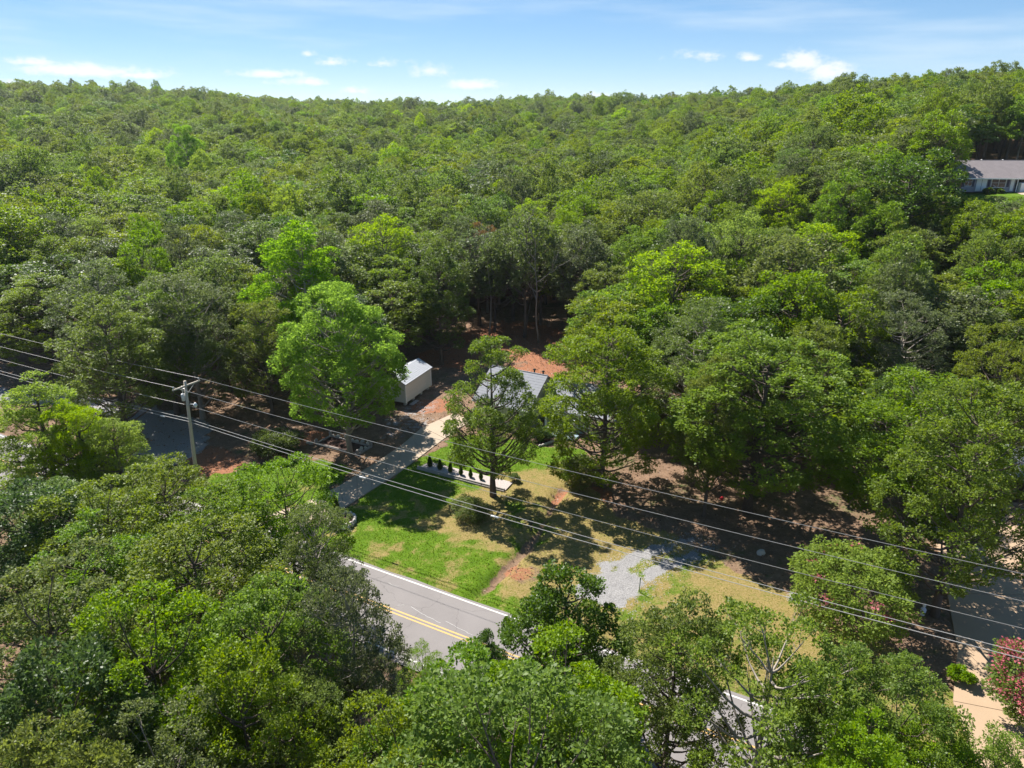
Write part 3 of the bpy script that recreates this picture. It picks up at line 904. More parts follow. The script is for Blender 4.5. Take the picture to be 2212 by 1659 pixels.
NEAR = [
    ('oak_tree', 'centre', 0, -1.7, 57.8, 15.8, 4.5, 'slender front yard oak standing alone before the house', None),
    ('hickory_tree', 'lime', 0, -16.4, 65.9, 17.5, 5.91, 'rounded lime green tree standing beside the timber bed', None),
    ('hickory_tree', 'lime', 1, -25.5, 86.4, 20, 7.49, 'taller lime green tree behind the rounded one', None),
    ('oak_tree', 'dark', 1, -9.7, 93.8, 15.5, 4.2, 'narrow dark tree rising behind the storage shed', None),
    ('oak_tree', 'low', 0, 8.4, 59.7, 17.0, 5.76, 'big dense oak just right of the house', None),
    ('oak_tree', 'bright', 0, 20.6, 55.1, 16.9, 7.3, 'wide bright oak at the edge of the dry lawn', None),
    ('oak_tree', 'oak', 1, 29.8, 47.8, 15.8, 6.15, 'broad olive oak overhanging the bare ground behind the green crape myrtle', None),
    ('oak_tree', 'oak', 2, 29.4, 41.2, 17.8, 4.95, 'tall oak with a stout trunk beside the concrete lot', None),
    ('oak_tree', 'grey', 0, 38.5, 68.3, 16, 5.34, 'greyish oak directly behind the broad olive oak', None),
    ('oak_tree', 'oak', 3, 42.3, 58.7, 16, 3.66, 'olive oak at the right edge above the carport', None),
    ('oak_tree', 'oak', 1, 16.6, 54.3, 15, 3.05, 'dark shaded oak between the big oak and the wide bright oak', None),
    ('oak_tree', 'grey', 1, 18.0, 66.3, 16.5, 5.42, 'greyish oak rising behind the gap right of the house', None),
    ('oak_tree', 'rust', 0, -4.2, 122.2, 16, 4.09, 'thin rust coloured tree on the red slope behind the house', None),
    ('hickory_tree', 'lime', 0, -96.5, 224.9, 27, 5.83, 'lone lime green emergent tree far out in the left canopy', None),
    ('oak_tree', 'grey', 0, -35.1, 75.3, 16.8, 5.31, 'greyish oak at the forest edge right behind the utility pole', None),
    ('oak_tree', 'grey', 1, -45.7, 78.7, 17.6, 5.77, 'dusky grey oak at the forest edge left of the pole', None),
    ('oak_tree', 'oak', 3, -59.6, 89.4, 13.1, 5.94, 'olive oak at the far left forest edge', None),
    ('oak_tree', 'dark', 1, -44.2, 83.1, 12.3, 5.02, 'dark shaded oak between the two greyish oaks', None),
    ('oak_tree', 'oak', 2, -27.4, 75.9, 14.1, 4.1, 'olive oak under the left side of the taller lime tree', None),
    ('oak_tree', 'oak', 0, -39.9, 68.3, 16, 5.57, 'olive oak whose shade covers the gravel drive, left of the pole', None),
    ('oak_tree', 'bright', 1, -38.6, 76.5, 16, 5.65, 'fresh green oak behind the pole, over the gravel drive', None),
    ('oak_tree', 'dark', 1, -18.1, 76.4, 14, 5.15, 'dark oak hidden behind the rounded lime tree, added for its shade', None),  # extra tree, added to shade the ground beside the driveway
    ('maple_tree', 'yellow', 1, -38.2, 53.5, 13.5, 5.3, 'large yellowish green tree at the left edge beside the gravel drive', None),
    ('maple_tree', 'yellow', 0, -34.9, 52.9, 12, 2.83, 'narrow yellowish green tree between the large one and the small one', None),
    ('maple_tree', 'yellow', 1, -32.0, 52.7, 10.5, 3.78, 'smaller yellowish green tree in front of the gravel drive', None),
    ('oak_tree', 'oak', 0, -23.0, 41.9, 11.5, 3.9, 'roadside oak below the foot of the utility pole', None),
    ('oak_tree', 'oak', 2, -17.8, 39.2, 11.5, 3.84, 'roadside oak left of the driveway mouth', None),
    ('oak_tree', 'bright', 2, -14.6, 41.0, 12, 3.67, 'roadside tree with a high rounded top left of the driveway', None),
    ('oak_tree', 'grey', 0, -11.7, 36.9, 11.5, 2.54, 'greyish oak hiding the mouth of the driveway', None),
    ('oak_tree', 'oak', 1, -16.3, 31.1, 14, 4.64, 'spreading oak with forked pale limbs in the left foreground', None),
    ('oak_tree', 'bright', 1, -21.9, 32.3, 13, 4.04, 'bushy oak behind the left foreground trees', None),
    ('oak_tree', 'dark', 1, -28.7, 37.4, 12, 3.98, 'dark tree at the left edge in front of the yellowish tree', None),
    ('oak_tree', 'grey', 1, -7.3, 25.9, 15, 2.86, 'tall grey green oak standing at the near road edge', None),
    ('oak_tree', 'bright', 0, -10.8, 25.3, 14.5, 3.76, 'bright oak left of the grey green roadside oak', None),
    ('oak_tree', 'oak', 3, -19.8, 25.1, 15, 4.35, 'wide olive oak at the left edge of the foreground', None),
    ('oak_tree', 'bright', 2, -14.4, 23.0, 15, 3.69, 'fresh green oak in the middle of the left foreground', None),
    ('oak_tree', 'oak', 0, -10.3, 21.3, 14.5, 3.33, 'oak leaning over the dark gap in the left foreground', None),
    ('oak_tree', 'dark', 1, -16.0, 20.3, 15, 3.56, 'deep green oak near the lower left corner', None),
    ('elm_tree', 'feather', 0, -8.6, 22.2, 12, 2.61, 'feathery light green tree at the bottom edge', None),
    ('oak_tree', 'grey', 0, -11.9, 18.4, 14, 3.19, 'grey green oak at the bottom edge left of the feathery tree', None),
    ('oak_tree', 'oak', 2, -14.6, 16.6, 15.5, 3.11, 'olive oak in the lower left corner', None),
    ('oak_tree', 'oak', 3, -24.1, 37.3, 12.5, 4.25, 'olive oak in front of the two yellowish green trees', None),
    ('oak_tree', 'bright', 0, -30.1, 41.0, 11, 3.69, 'fresh green tree below the large yellowish green tree', None),
    ('magnolia_tree', 'dark', 0, 2.8, 31.1, 11.5, 3.71, 'glossy dark pointed tree at the roadside in front of the gravel patch', None),
    ('oak_tree', 'dark', 0, -1.3, 30.4, 8, 1.48, 'small dark pointed tree top beside the road', None),
    ('cedar_tree', 'feather', 0, -4.7, 29.3, 7.5, 1.45, 'pale wispy tree between the roadside oak and the road', None),
    ('oak_tree', 'bright', 0, -1.8, 20.7, 14.5, 4.17, 'bright oak in the bottom centre, left of the glossy dark tree', None),
    ('oak_tree', 'bright', 1, 1.9, 21.3, 14.5, 4.07, 'bright oak in front of the glossy dark tree', None),
    ('oak_tree', 'oak', 1, -4.0, 19.1, 14.5, 3.26, 'olive oak at the bottom edge right of the feathery tree', None),
    ('oak_tree', 'bright', 2, 0.1, 17.1, 16, 4.57, 'large bright oak at the bottom edge in the centre', None),
    ('oak_tree', 'oak', 3, 3.2, 18.7, 14, 2.21, 'oak at the bottom edge right of centre', None),
    ('oak_tree', 'oak', 0, 7.5, 26.5, 12.5, 3.06, 'oak standing in front of the dry roadside lawn', None),
    ('oak_tree', 'sparse', 0, 10.8, 23.7, 14, 4.2, 'open crowned oak with bare forking limbs over the road', None),
    ('oak_tree', 'bright', 1, 14.0, 23.6, 12.5, 3.02, 'bright oak right of the open crowned oak', None),
    ('oak_tree', 'bright', 2, 15.8, 22.3, 12, 2.91, 'bright oak in front of the concrete lot', None),
    ('maple_tree', 'yellow', 0, 16.9, 21.3, 11, 2.65, 'lime tinted tree at the bottom right below the pink blossom', None),
    ('maple_tree', 'yellow', 1, 19.1, 21.0, 11, 2.25, 'lime tinted tree in the lower right corner', None),
    ('oak_tree', 'bright', 0, 12.8, 18.9, 13, 2.93, 'bright oak at the bottom edge in the right corner', None),
]
rg_t = random.Random(3)
for (nm, kd, i, x, y, H, rad, lab, grp) in NEAR:
    place_tree(nm, (kd, i), (x, y, tz(x, y) - 0.05), H, rad, rg_t.uniform(0, 6.28), lab, 'tree', grp)


# forest: jittered grid, kept out of clearings
HOUSE2 = (84.5, 131.0)
CLEAR = [
    [(-75, 50), (-75, 84), (-52, 80), (-36, 74), (-22, 74), (-17, 90), (-10, 97), (-6, 103), (9, 106), (9, 88), (10, 72), (8, 64), (16, 57), (29, 50), (33, 55), (44, 70), (60, 66), (70, 20), (-75, 20)],   # yard, road and the near bank
    [(74, 124), (120, 122), (140, 165), (100, 164), (76, 150)],       # the house on the hill
    [(88, 127), (80, 106), (96, 106), (100, 122)],                         # its drive
]


def clear_at(x, y):
    x = np.asarray(x); y = np.asarray(y)
    c = np.zeros(x.shape, bool)
    for poly in CLEAR:
        c |= inpoly(x, y, poly) > -1.0
    s = (x - ROAD0.x) * N.x + (y - ROAD0.y) * N.y
    c |= (s < 12) 
    for t in NEAR:
        c |= np.hypot(x - t[3], y - t[4]) < (t[6] + 2.4) * 0.72
    return c


def forest_points():
    rng = np.random.default_rng(77)
    pts = []
    for (r0, r1, sp) in ((40, 230, 6.4), (230, 430, 6.9), (430, 800, 7.8)):
        lim = r1 * 0.86 + 40
        gx, gy = np.meshgrid(np.arange(-lim, lim, sp), np.arange(0, r1 + 1, sp * 0.9))
        gx = gx + (np.arange(gx.shape[0])[:, None] % 2) * sp / 2
        x = (gx + rng.uniform(-.38, .38, gx.shape) * sp).ravel()
        y = (gy + rng.uniform(-.38, .38, gx.shape) * sp).ravel()
        r = np.hypot(x, y)
        az = np.abs(np.degrees(np.arctan2(x, y)))
        k = (r >= r0) & (r < r1) & (y > 0) & ((az < 39) | ((np.abs(x) - 0.75 * y) < 14))
        pts.append(np.stack([x[k], y[k]], 1))
    p = np.concatenate(pts)
    return p[~clear_at(p[:, 0], p[:, 1])]


FP = forest_points()
rng_f = np.random.default_rng(9)
patch = lattice(FP[:, 0], FP[:, 1], 34.0, 21) * 0.6 + lattice(FP[:, 0], FP[:, 1], 13.0, 22) * 0.4
FH = (15.2 + (lattice(FP[:, 0], FP[:, 1], 22.0, 23) - 0.5) * 4.5 + rng_f.normal(size=len(FP)) * 1.9)
rdist = np.hypot(FP[:, 0], FP[:, 1])
FH = np.clip(FH + 3.5 * (rng_f.random(len(FP)) < 0.06) + sstep(300, 450, rdist) * rng_f.normal(size=len(FP)) * 1.6, 10.5, 24)
FRD = np.clip(5.0 + rng_f.normal(size=len(FP)) * 1.0, 3.2, 8.0)
FZ = terrain(FP[:, 0], FP[:, 1]) - 0.1
rr_ = rng_f.random(len(FP))
FK = np.where(rr_ < 0.42, rng_f.integers(0, 3, len(FP)), np.where(rr_ < 0.66 + (patch - .5) * .5, 3 + rng_f.integers(0, 2, len(FP)), np.where(rr_ < 0.90, 5 + rng_f.integers(0, 2, len(FP)), np.where(rr_ < 0.965, 7, 8))))
FROT = rng_f.uniform(0, 6.28, len(FP))
dist = np.hypot(FP[:, 0], FP[:, 1])
# low growth where the hill house looks out over its drive
view = (np.degrees(np.arctan2(FP[:, 0], FP[:, 1])) > 29.6) & (dist > 60) & (dist < 153)
cap = CAM_H - 13.6 * dist / 155.0 - FZ - 0.8
FH = np.where(view, np.minimum(FH, cap), FH)
FRD = np.where(view, np.minimum(FRD, FH * 0.42), FRD)
ok_ = FH > 4.0
FP, FH, FRD, FZ, FK, FROT, dist = FP[ok_], FH[ok_], FRD[ok_], FZ[ok_], FK[ok_], FROT[ok_], dist[ok_]
# in the picture?
ang_ok = np.abs(FP[:, 0]) < (FP[:, 1] * 0.934 + 8) * 0.709 + 4
order = np.argsort(np.where(ang_ok, dist, 1e9))
N_IND = 300 - len(NEAR) - 3
ind = order[:N_IND]
is_ind = np.zeros(len(FP), bool); is_ind[ind] = True

KIND_NAME = {'oak': ('oak_tree', 'olive green oak'), 'bright': ('hickory_tree', 'fresh green tree'), 'grey': ('oak_tree', 'greyish green oak'),
             'dark': ('oak_tree', 'deep green tree'), 'yellow': ('maple_tree', 'yellowish green tree')}


def zone(x, y):
    r = math.hypot(x, y); az = math.degrees(math.atan2(x, y))
    side = ('at far left behind the gravel drive' if az < -27 else 'left of the lime green trees' if az < -17 else 'behind the lime green trees' if az < -8 else
            'behind the grey storage shed' if az < -2 else 'behind the grey roofed house' if az < 7 else 'behind the big oak right of the house' if az < 15 else
            'mid way up the right slope' if az < 24 else 'toward the house on the hill' if az < 32 else 'at the right edge of the slope')
    row = 'in the front forest rows' if r < 88 else 'in the closed canopy' if r < 118 else 'deep in the canopy'
    return row, side


for i in ind:
    kd = MIDK[FK[i]] if FK[i] < 9 else 'oak'
    nm, what = KIND_NAME[kd]
    row, side = zone(FP[i, 0], FP[i, 1])
    lab = '%s %s %s' % (what, row, side)
    place_tree(nm, ('mid', int(FK[i])), (FP[i, 0], FP[i, 1], FZ[i]), FH[i], FRD[i], FROT[i], lab, 'tree', '%ss %s %s' % (what, row, side))


# the rest of the wood: one object, instanced on points
def forest_stuff():
    col = bpy.data.collections.new('far_tree_kinds')        # not linked to the scene
    for i in range(len(FARK)):
        (tm, cm), h0, r0 = PROTO[('far', i)]
        me = bpy.data.meshes.new('far_tree_%02d' % i)
        # join trunk and crown
        v1 = np.empty(len(tm.vertices) * 3); tm.vertices.foreach_get('co', v1)
        v2 = np.empty(len(cm.vertices) * 3); cm.vertices.foreach_get('co', v2)
        faces = [tuple(p.vertices) for p in tm.polygons]
        o = len(tm.vertices)
        faces += [tuple(j + o for j in p.vertices) for p in cm.polygons]
        me.from_pydata(np.concatenate([v1, v2]).reshape(-1, 3).tolist(), [], faces)
        me.materials.append(BARK); me.materials.append(cm.materials[0])
        me.polygons.foreach_set('material_index', np.array([0] * len(tm.polygons) + [1] * len(cm.polygons), np.int32))
        lv = np.zeros(len(cm.polygons), np.float32); cm.attributes['leafvar'].data.foreach_get('value', lv)
        at = me.attributes.new('leafvar', 'FLOAT', 'FACE')
        at.data.foreach_set('value', np.concatenate([np.zeros(len(tm.polygons), np.float32), lv]))
        me.update()
        col.objects.link(bpy.data.objects.new('far_tree_%02d' % i, me))
    k = ~is_ind
    me = bpy.data.meshes.new('forest')
    n = int(k.sum())
    me.vertices.add(n)
    me.vertices.foreach_set('co', np.stack([FP[k, 0], FP[k, 1], FZ[k]], 1).ravel())
    s = me.attributes.new('tscale', 'FLOAT_VECTOR', 'POINT')
    s.data.foreach_set('vector', np.stack([FRD[k] / 5.0, FRD[k] / 5.0, FH[k] / 16.0], 1).astype(np.float32).ravel())
    a = me.attributes.new('trot', 'FLOAT_VECTOR', 'POINT')
    a.data.foreach_set('vector', np.stack([0 * FROT[k], 0 * FROT[k], FROT[k]], 1).astype(np.float32).ravel())
    a = me.attributes.new('tkind', 'INT', 'POINT')
    a.data.foreach_set('value', FK[k].astype(np.int32))
    me.update()
    ob = tag(put(bpy.data.objects.new('forest', me)), 'unbroken oak and hickory forest running back to the skyline', 'forest', kind='stuff')
    ng = bpy.data.node_groups.new('forest_scatter', 'GeometryNodeTree')
    ng.interface.new_socket('Geometry', in_out='INPUT', socket_type='NodeSocketGeometry')
    ng.interface.new_socket('Geometry', in_out='OUTPUT', socket_type='NodeSocketGeometry')
    N_ = ng.nodes.new
    gi, go = N_('NodeGroupInput'), N_('NodeGroupOutput')
    iop = N_('GeometryNodeInstanceOnPoints')
    ci = N_('GeometryNodeCollectionInfo')
    ci.inputs['Collection'].default_value = col
    ci.inputs['Separate Children'].default_value = True
    ci.inputs['Reset Children'].default_value = True

    def attr(nm, dt):
        q = N_('GeometryNodeInputNamedAttribute'); q.data_type = dt; q.inputs['Name'].default_value = nm
        return [o for o in q.outputs if o.enabled and o.name == 'Attribute'][0]
    L_ = ng.links.new
    L_(gi.outputs[0], iop.inputs['Points'])
    L_(ci.outputs[0], iop.inputs['Instance'])
    iop.inputs['Pick Instance'].default_value = True
    L_(attr('tkind', 'INT'), iop.inputs['Instance Index'])
    e2r = N_('FunctionNodeEulerToRotation')
    L_(attr('trot', 'FLOAT_VECTOR'), e2r.inputs[0])
    L_(e2r.outputs[0], iop.inputs['Rotation'])
    L_(attr('tscale', 'FLOAT_VECTOR'), iop.inputs['Scale'])
    L_(iop.outputs[0], go.inputs[0])
    md = ob.modifiers.new('scatter', 'NODES'); md.node_group = ng


forest_stuff()


# bare dead trees behind the house
def bare_tree(seed, H, trunk_r, mat, name, loc, label):
    rg = random.Random(seed)
    b = MB()
    root = empty(name, loc, 0, label, 'tree')
    tr = MB()
    pts = [Vector((0, 0, -.3))]
    d = Vector((rg.uniform(-.06, .06), rg.uniform(-.06, .06), 1))
    for i in range(9):
        d = (d + Vector((rg.uniform(-.13, .13), rg.uniform(-.13, .13), .05))).normalized()
        pts.append(pts[-1] + d * H / 10)
    tr.tube(pts, [trunk_r * (1 - i / 11) for i in range(len(pts))], 7)
    tr.build('trunk', mat, root, True)

    def branch(p, d, ln, r, depth, bb):
        q = [p]
        for i in range(4):
            d = (d + Vector((rg.uniform(-.35, .35), rg.uniform(-.35, .35), rg.uniform(-.1, .3)))).normalized()
            q.append(q[-1] + d * ln / 4)
        bb.tube(q, [r * (1 - .19 * i) for i in range(5)], 5 if depth < 2 else 4, cap=False)
        if depth < 3:
            for i in (2, 3, 4):
                dd = (d + Vector((rg.uniform(-1, 1), rg.uniform(-1, 1), rg.uniform(-.2, .6)))).normalized()
                branch(q[i], dd, ln * .58, r * .45, depth + 1, bb)
    for i in (4, 5, 6, 7, 8, 9):
        w = rg.uniform(0, 6.28)
        bb = MB()
        branch(pts[i], Vector((math.cos(w), math.sin(w), .65)).normalized(), H * rg.uniform(.24, .36), trunk_r * .45, 0, bb)
        bb.build('limb', mat, root, True)
    return root


bare_tree(4, 17.0, 0.17, BARK_PALE, 'dead_tree', (4.0, 104.0, tz(4, 104) - .05), 'bare pale dead tree with forked limbs over the red slope behind the house')
bare_tree(11, 15.5, 0.16, BARK_PALE, 'dead_tree', (-3.6, 108.0, tz(-3.6, 108) - .05), 'crooked bare dead tree beside the rust coloured tree behind the house')
bare_tree(23, 13.0, 0.13, BARK, 'dead_tree', (2.2, 112.0, tz(2.2, 112) - .05), 'thin dark bare tree standing between two pale dead trees')


# shrubs -------------------------------------------------------------------
def shrub(name, loc, seed, H, rad, mat, label, cat='shrub', L=0.16, W=0.05, n=1300, lobes=16, z0=0.15, second=None, sf=0.0, multi=3, group=None, shape='round', flat=.9):
    tm, cm = build_tree(seed, H, rad, z0, shape, lobes, rad * .36, max(14, n // 4), 32, L, W, mat, trunk_r=0.05 + H * .008, sides=5, multi=multi, second=second, second_frac=sf, flat=flat, clump_r=min(.4, rad * .22))
    root = empty(name, loc, 0, label, cat, group)
    put(bpy.data.objects.new('stem', tm), root)
    cm.name = 'foliage'
    put(bpy.data.objects.new('foliage', cm), root)
    return root


shrub('crape_myrtle', (22.6, 40.0, 0), 301, 5.4, 3.7, LEAF['yellow'], 'green crape myrtle with a few pink flower heads beside the shaded lot', 'tree', L=.20, W=.07, n=3600, lobes=44, z0=0.8, second=LEAF['pink'], sf=0.03, multi=5, shape='broad')
shrub('crape_myrtle', (29.6, 31.5, 0), 302, 5.0, 2.5, LEAF['bright'], 'crape myrtle covered in pink blossom at the right edge of the concrete lot', 'tree', L=.17, W=.06, n=3200, lobes=36, z0=1.2, second=LEAF['pink'], sf=0.58, multi=5, shape='broad')
shrub('shrub', (-3.6, 53.9, 0), 303, 1.7, 1.45, LEAF['grey'], 'low grey green bush alone on the dry lawn below the front oak', L=.15, W=.035, n=900)
shrub('shrub', (-24.0, 66.4, 0), 304, 2.4, 2.3, LEAF['dark'], 'dark spreading shrub in the shade left of the timber fire pit', L=.30, W=.05, n=900)
shrub('shrub', (6.4, 60.2, 0), 305, 2.6, 1.8, LEAF['grey'], 'rounded pale shrub at the foot of the big oak right of the house', L=.16, W=.045, n=1300)
shrub('shrub', (0.2, 60.6, 0), 306, .8, .55, LEAF['grey'], 'small grey shrub at the right end of the timber edging', L=.10, W=.03, n=260, lobes=7)
shrub('shrub', (27.6, 35.0, 0), 307, 1.0, .7, LEAF['bright'], 'small yellowish shrub at the edge of the concrete lot', L=.13, W=.05, n=320, lobes=8)
shrub('shrub', (3.2, 69.8, 0), 308, 1.3, 1.0, LEAF['dark'], 'dark shrub in the stone edged bed in front of the house', L=.13, W=.05, n=500, lobes=9)
shrub('shrub', (1.0, 70.2, 0), 309, 1.0, .8, LEAF['bright'], 'light green shrub by the porch of the house', L=.13, W=.05, n=400, lobes=9)
shrub('sapling', (1.6, 52.2, 0), 310, 1.1, .35, LEAF['grey'], 'twiggy sapling beside the eroded ditch', 'sapling', L=.07, W=.02, n=40, lobes=6, multi=2)

# small clipped conifers behind the timber edging
arb_rng = np.random.default_rng(41)


def conifer_mesh():
    T = 900
    t = arb_rng.random(T) ** 0.8
    h = 0.04 + 0.94 * t
    r = 0.30 * (1 - h) ** 0.72 * np.minimum(1, (h + .12) * 3.2)
    w = arb_rng.uniform(0, 6.28, T)
    r = r * arb_rng.uniform(.80, 1.04, T)
    P = np.stack([r * np.cos(w), r * np.sin(w), h], 1)
    n = np.stack([np.cos(w), np.sin(w), np.full(T, .55)], 1)
    s = np.stack([-np.sin(w), np.cos(w), 0 * w], 1) * .028
    upv = np.stack([.35 * np.cos(w), .35 * np.sin(w), np.full(T, 1.0)], 1) * .085
    V = np.stack([P - upv * .4, P + s, P + upv + n * .02, P - s], 1).reshape(-1, 3)
    me = bpy.data.meshes.new('foliage')
    me.from_pydata(V.tolist(), [], [(4 * i, 4 * i + 1, 4 * i + 2, 4 * i + 3) for i in range(T)])
    at = me.attributes.new('leafvar', 'FLOAT', 'FACE'); at.data.foreach_set('value', arb_rng.random(T).astype(np.float32) * .7)
    me.materials.append(LEAF['dark'])
    core = MB().lathe([(0.05, -.05), (0.05, .05), (.2, .1), (.2, .3), (.13, .6), (.03, .9)], sides=8)
    return me, core.mesh('stem', plain('conifer_inner_wood', (0.03, 0.045, 0.02), 0.9, 0.2, 8, 0.1))


con_fol, con_stem = conifer_mesh()
ARB = [(-8.05, 63.35, 1.12, 'leftmost and tallest of the six clipped conifers by the timber edging'),
       (-7.0, 62.75, 1.08, 'second clipped conifer from the driveway behind the timber edging'),
       (-5.95, 62.2, .98, 'third clipped conifer from the driveway behind the timber edging'),
       (-4.9, 61.7, .92, 'fourth clipped conifer from the driveway behind the timber edging'),
       (-3.95, 61.2, .86, 'fifth clipped conifer from the driveway, half under the front oak'),
       (-2.95, 60.75, .86, 'last clipped conifer of the row, nearest the front oak trunk')]
for (x, y, h, lab) in ARB:
    r_ = empty('conifer_shrub', (x, y, 0.12), x, lab, 'conifer', 'clipped conifers behind the timber edging')
    r_.scale = (h * 0.98, h * 0.98, h)
    put(bpy.data.objects.new('stem', con_stem), r_); put(bpy.data.objects.new('foliage', con_fol), r_)
r_ = empty('conifer_shrub', (-15.0, 53.7, 0.2), 0, 'dark columnar conifer in the round stone planter by the driveway', 'conifer')
r_.scale = (1.5, 1.5, 2.1)
put(bpy.data.objects.new('stem', con_stem), r_); put(bpy.data.objects.new('foliage', con_fol), r_)

# ------------------------------------------------------------------ timber edging with its gravel bed
e0, e1 = Vector((-9.3, 63.1, 0)), Vector((-0.7, 58.5, 0))
ed = empty('timber_edging', (e0.x, e0.y, 0), math.atan2(e1.y - e0.y, e1.x - e0.x), 'long grey landscape timber edging holding the row of clipped conifers', 'edging')
Ltot = (e1 - e0).length
for c in range(2):
    x = 0.0
    for q in range(4):
        ln = Ltot / 4
        MB().box((x + ln / 2, 0.09 * c + 0.01 * (q % 2), 0.09 + 0.15 * c), (ln - 0.03, 0.15, 0.145), bev=0.025).build('timber', M['timber'], ed)
        x += ln
bed = strip('gravel_bed', [(-9.2, 63.2), (-0.6, 58.7)], [(-8.2, 64.4), (0.1, 60.2)], 0.115, None)
bed.data.materials.clear()
_m, _g = new_mat('river_gravel')
_tc = _g.n('ShaderNodeTexCoord')
_n = _g.noise(_tc.outputs['Object'], 9.0, 5, 0.8)
_c = _g.ramp(_n, [(0.3, (0.17, 0.14, 0.13)), (0.5, (0.34, 0.29, 0.27)), (0.7, (0.50, 0.45, 0.42))])
_b = _g.n('ShaderNodeBump', {'Strength': 0.7, 'Distance': 0.05, 'Height': _n})
_p = _g.n('ShaderNodeBsdfPrincipled', {'Base Color': _c, 'Roughness': 0.9, 'Normal': _b.outputs[0]})
finish(_g, _p.outputs[0])
bed.data.materials.append(_m)
tag(bed, kind='structure')

# round stone planter at the mouth of the driveway
rgs = random.Random(8)
stones = [stone_mesh('stone', rgs, .46, .30, .26, M['stone']) for _ in range(5)]
pl = empty('stone_planter', (-14.5, 53.3, 0), 0, 'round raised planter of stacked stones beside the driveway mouth', 'planter')
for c in range(2):
    for k in range(15):
        w = 2 * math.pi * (k + .5 * c) / 15
        o = bpy.data.objects.new('stone', stones[(k + c * 2) % 5])
        o.location = (1.12 * math.cos(w), 1.12 * math.sin(w), .12 + .24 * c)
        o.rotation_euler = (rgs.uniform(-.12, .12), rgs.uniform(-.12, .12), w + math.pi / 2 + rgs.uniform(-.15, .15))
        put(o, pl)
mu = MB().lathe([(1.02, .05), (1.02, .22), (.6, .30), (.05, .32)], sides=18).build('soil', M['mulch'], pl)

# timber fire pit / bed under the lime tree
fb = empty('timber_bed', (-17.6, 68.2, 0), math.atan2(-0.475, .88), 'low rectangular timber bed with pale stones under the lime green tree', 'garden bed')
for (c, s, rz) in (((0, -1.05, .12), (5.4, .17, .22), 0), ((0, 1.1, .12), (5.4, .17, .22), 0), ((-2.72, 0, .12), (.17, 2.0, .22), 0), ((2.72, 0, .12), (.17, 2.0, .22), 0), ((-.1, -1.25, .33), (3.2, .15, .15), .02)):
    MB().box(c, s, rz, bev=.03).build('timber', M['timber'], fb)
for (x, y) in ((-2.72, -1.05), (2.72, -1.05), (-2.72, 1.1), (2.72, 1.1)):
    MB().box((x, y, .33), (.22, .22, .66), bev=.03).build('post', M['timber'], fb)
MB().box((0, 0, .06), (5.2, 1.95, .12)).build('soil', M['mulch'], fb)
for k in range(16):
    o = bpy.data.objects.new('stone', stones[k % 5])
    if k < 9:
        o.location = (-2.5 + k * .62 + rgs.uniform(-.1, .1), 1.35 + rgs.uniform(-.25, .35), .14)
    else:
        o.location = (2.2 + rgs.uniform(-.6, .6), -.3 + rgs.uniform(-.6, .9), .24) if k % 2 else (-3.3 + rgs.uniform(-.5, .3), -1.0 + rgs.uniform(-.6, .9), .14)
    q = rgs.uniform(.7, 1.3); o.scale = (q, q, q)
    o.rotation_euler = (0, 0, rgs.uniform(0, 6))
    put(o, fb)

# stone edge of the front bed
hb = empty('stone_bed_edge', (3.9, 69.2, 0), math.atan2(1.8, 1.8), 'short curved row of pinkish stones edging the bed in front of the house', 'garden bed')
for k in range(9):
    o = bpy.data.objects.new('stone', stones[k % 5]); o.location = (-1.5 + k * .37, .012 * (k - 4) ** 2 - .3, .12); o.rotation_euler = (0, 0, rgs.uniform(-.2, .2)); put(o, hb)
mm = MB().add([(-1.5, -.25, .05), (1.5, -.25, .05), (1.2, 1.6, .05), (-1.6, 1.6, .05)], [(0, 1, 2, 3)]).build('soil', M['mulch'], hb)

# boulder, marker stake, small garden things
o = tag(put(bpy.data.objects.new('boulder', stone_mesh('boulder', rgs, .75, .55, .5, M['stone']))), 'pale boulder on the bare ground under the right hand oaks', 'rock')
o.location = (19.7, 48.6, .16)
tag(MB().tube([(9.3, 43.9, -.1), (9.32, 43.9, 1.15)], .03, 5).box((9.32, 43.9, 1.1), (.09, .02, .16)).build('marker_stake', M['green_metal']), 'thin green marker stake at the edge of the gravel patch', 'stake')
orn = empty('garden_ornament', (28.6, 41.3, 0), .3, 'small pale blue garden ornament at the foot of the oak by the lot', 'ornament')
MB().lathe([(.14, 0), (.16, .06), (.10, .12)], sides=10).build('base', M['white'], orn, True)
MB().lathe([(.10, .12), (.19, .30), (.20, .45), (.12, .62), (.05, .68)], sides=10).build('body', M['porcelain'], orn, True)
MB().lathe([(.05, .68), (.11, .76), (.10, .86), (.03, .92)], sides=10).build('head', M['white'], orn, True)
can = empty('red_container', (18.9, 57.2, 0), .5, 'small red plastic container beside a trunk under the right hand oaks', 'container')
can.scale = (.6, .6, .6)
MB().box((0, 0, .2), (.5, .34, .4), bev=.06).build('body', M['red'], can)
MB().tube([(-.16, 0, .38), (-.14, 0, .5), (.14, 0, .5), (.16, 0, .38)], .03, 6).build('handle', M['red'], can)
MB().tube([(.2, 0, .36), (.28, 0, .48)], .04, 6).build('spout', M['dark'], can)

# ------------------------------------------------------------------ utility pole and lines
PX, PY = -29.8, 60.6
LEAN = 0.045
pole = empty('utility_pole', (PX, PY, 0), 0, 'weathered wooden utility pole with crossarm, transformer and street lamp', 'utility pole')


def pz(z):
    return Vector((LEAN * z, 0, z))


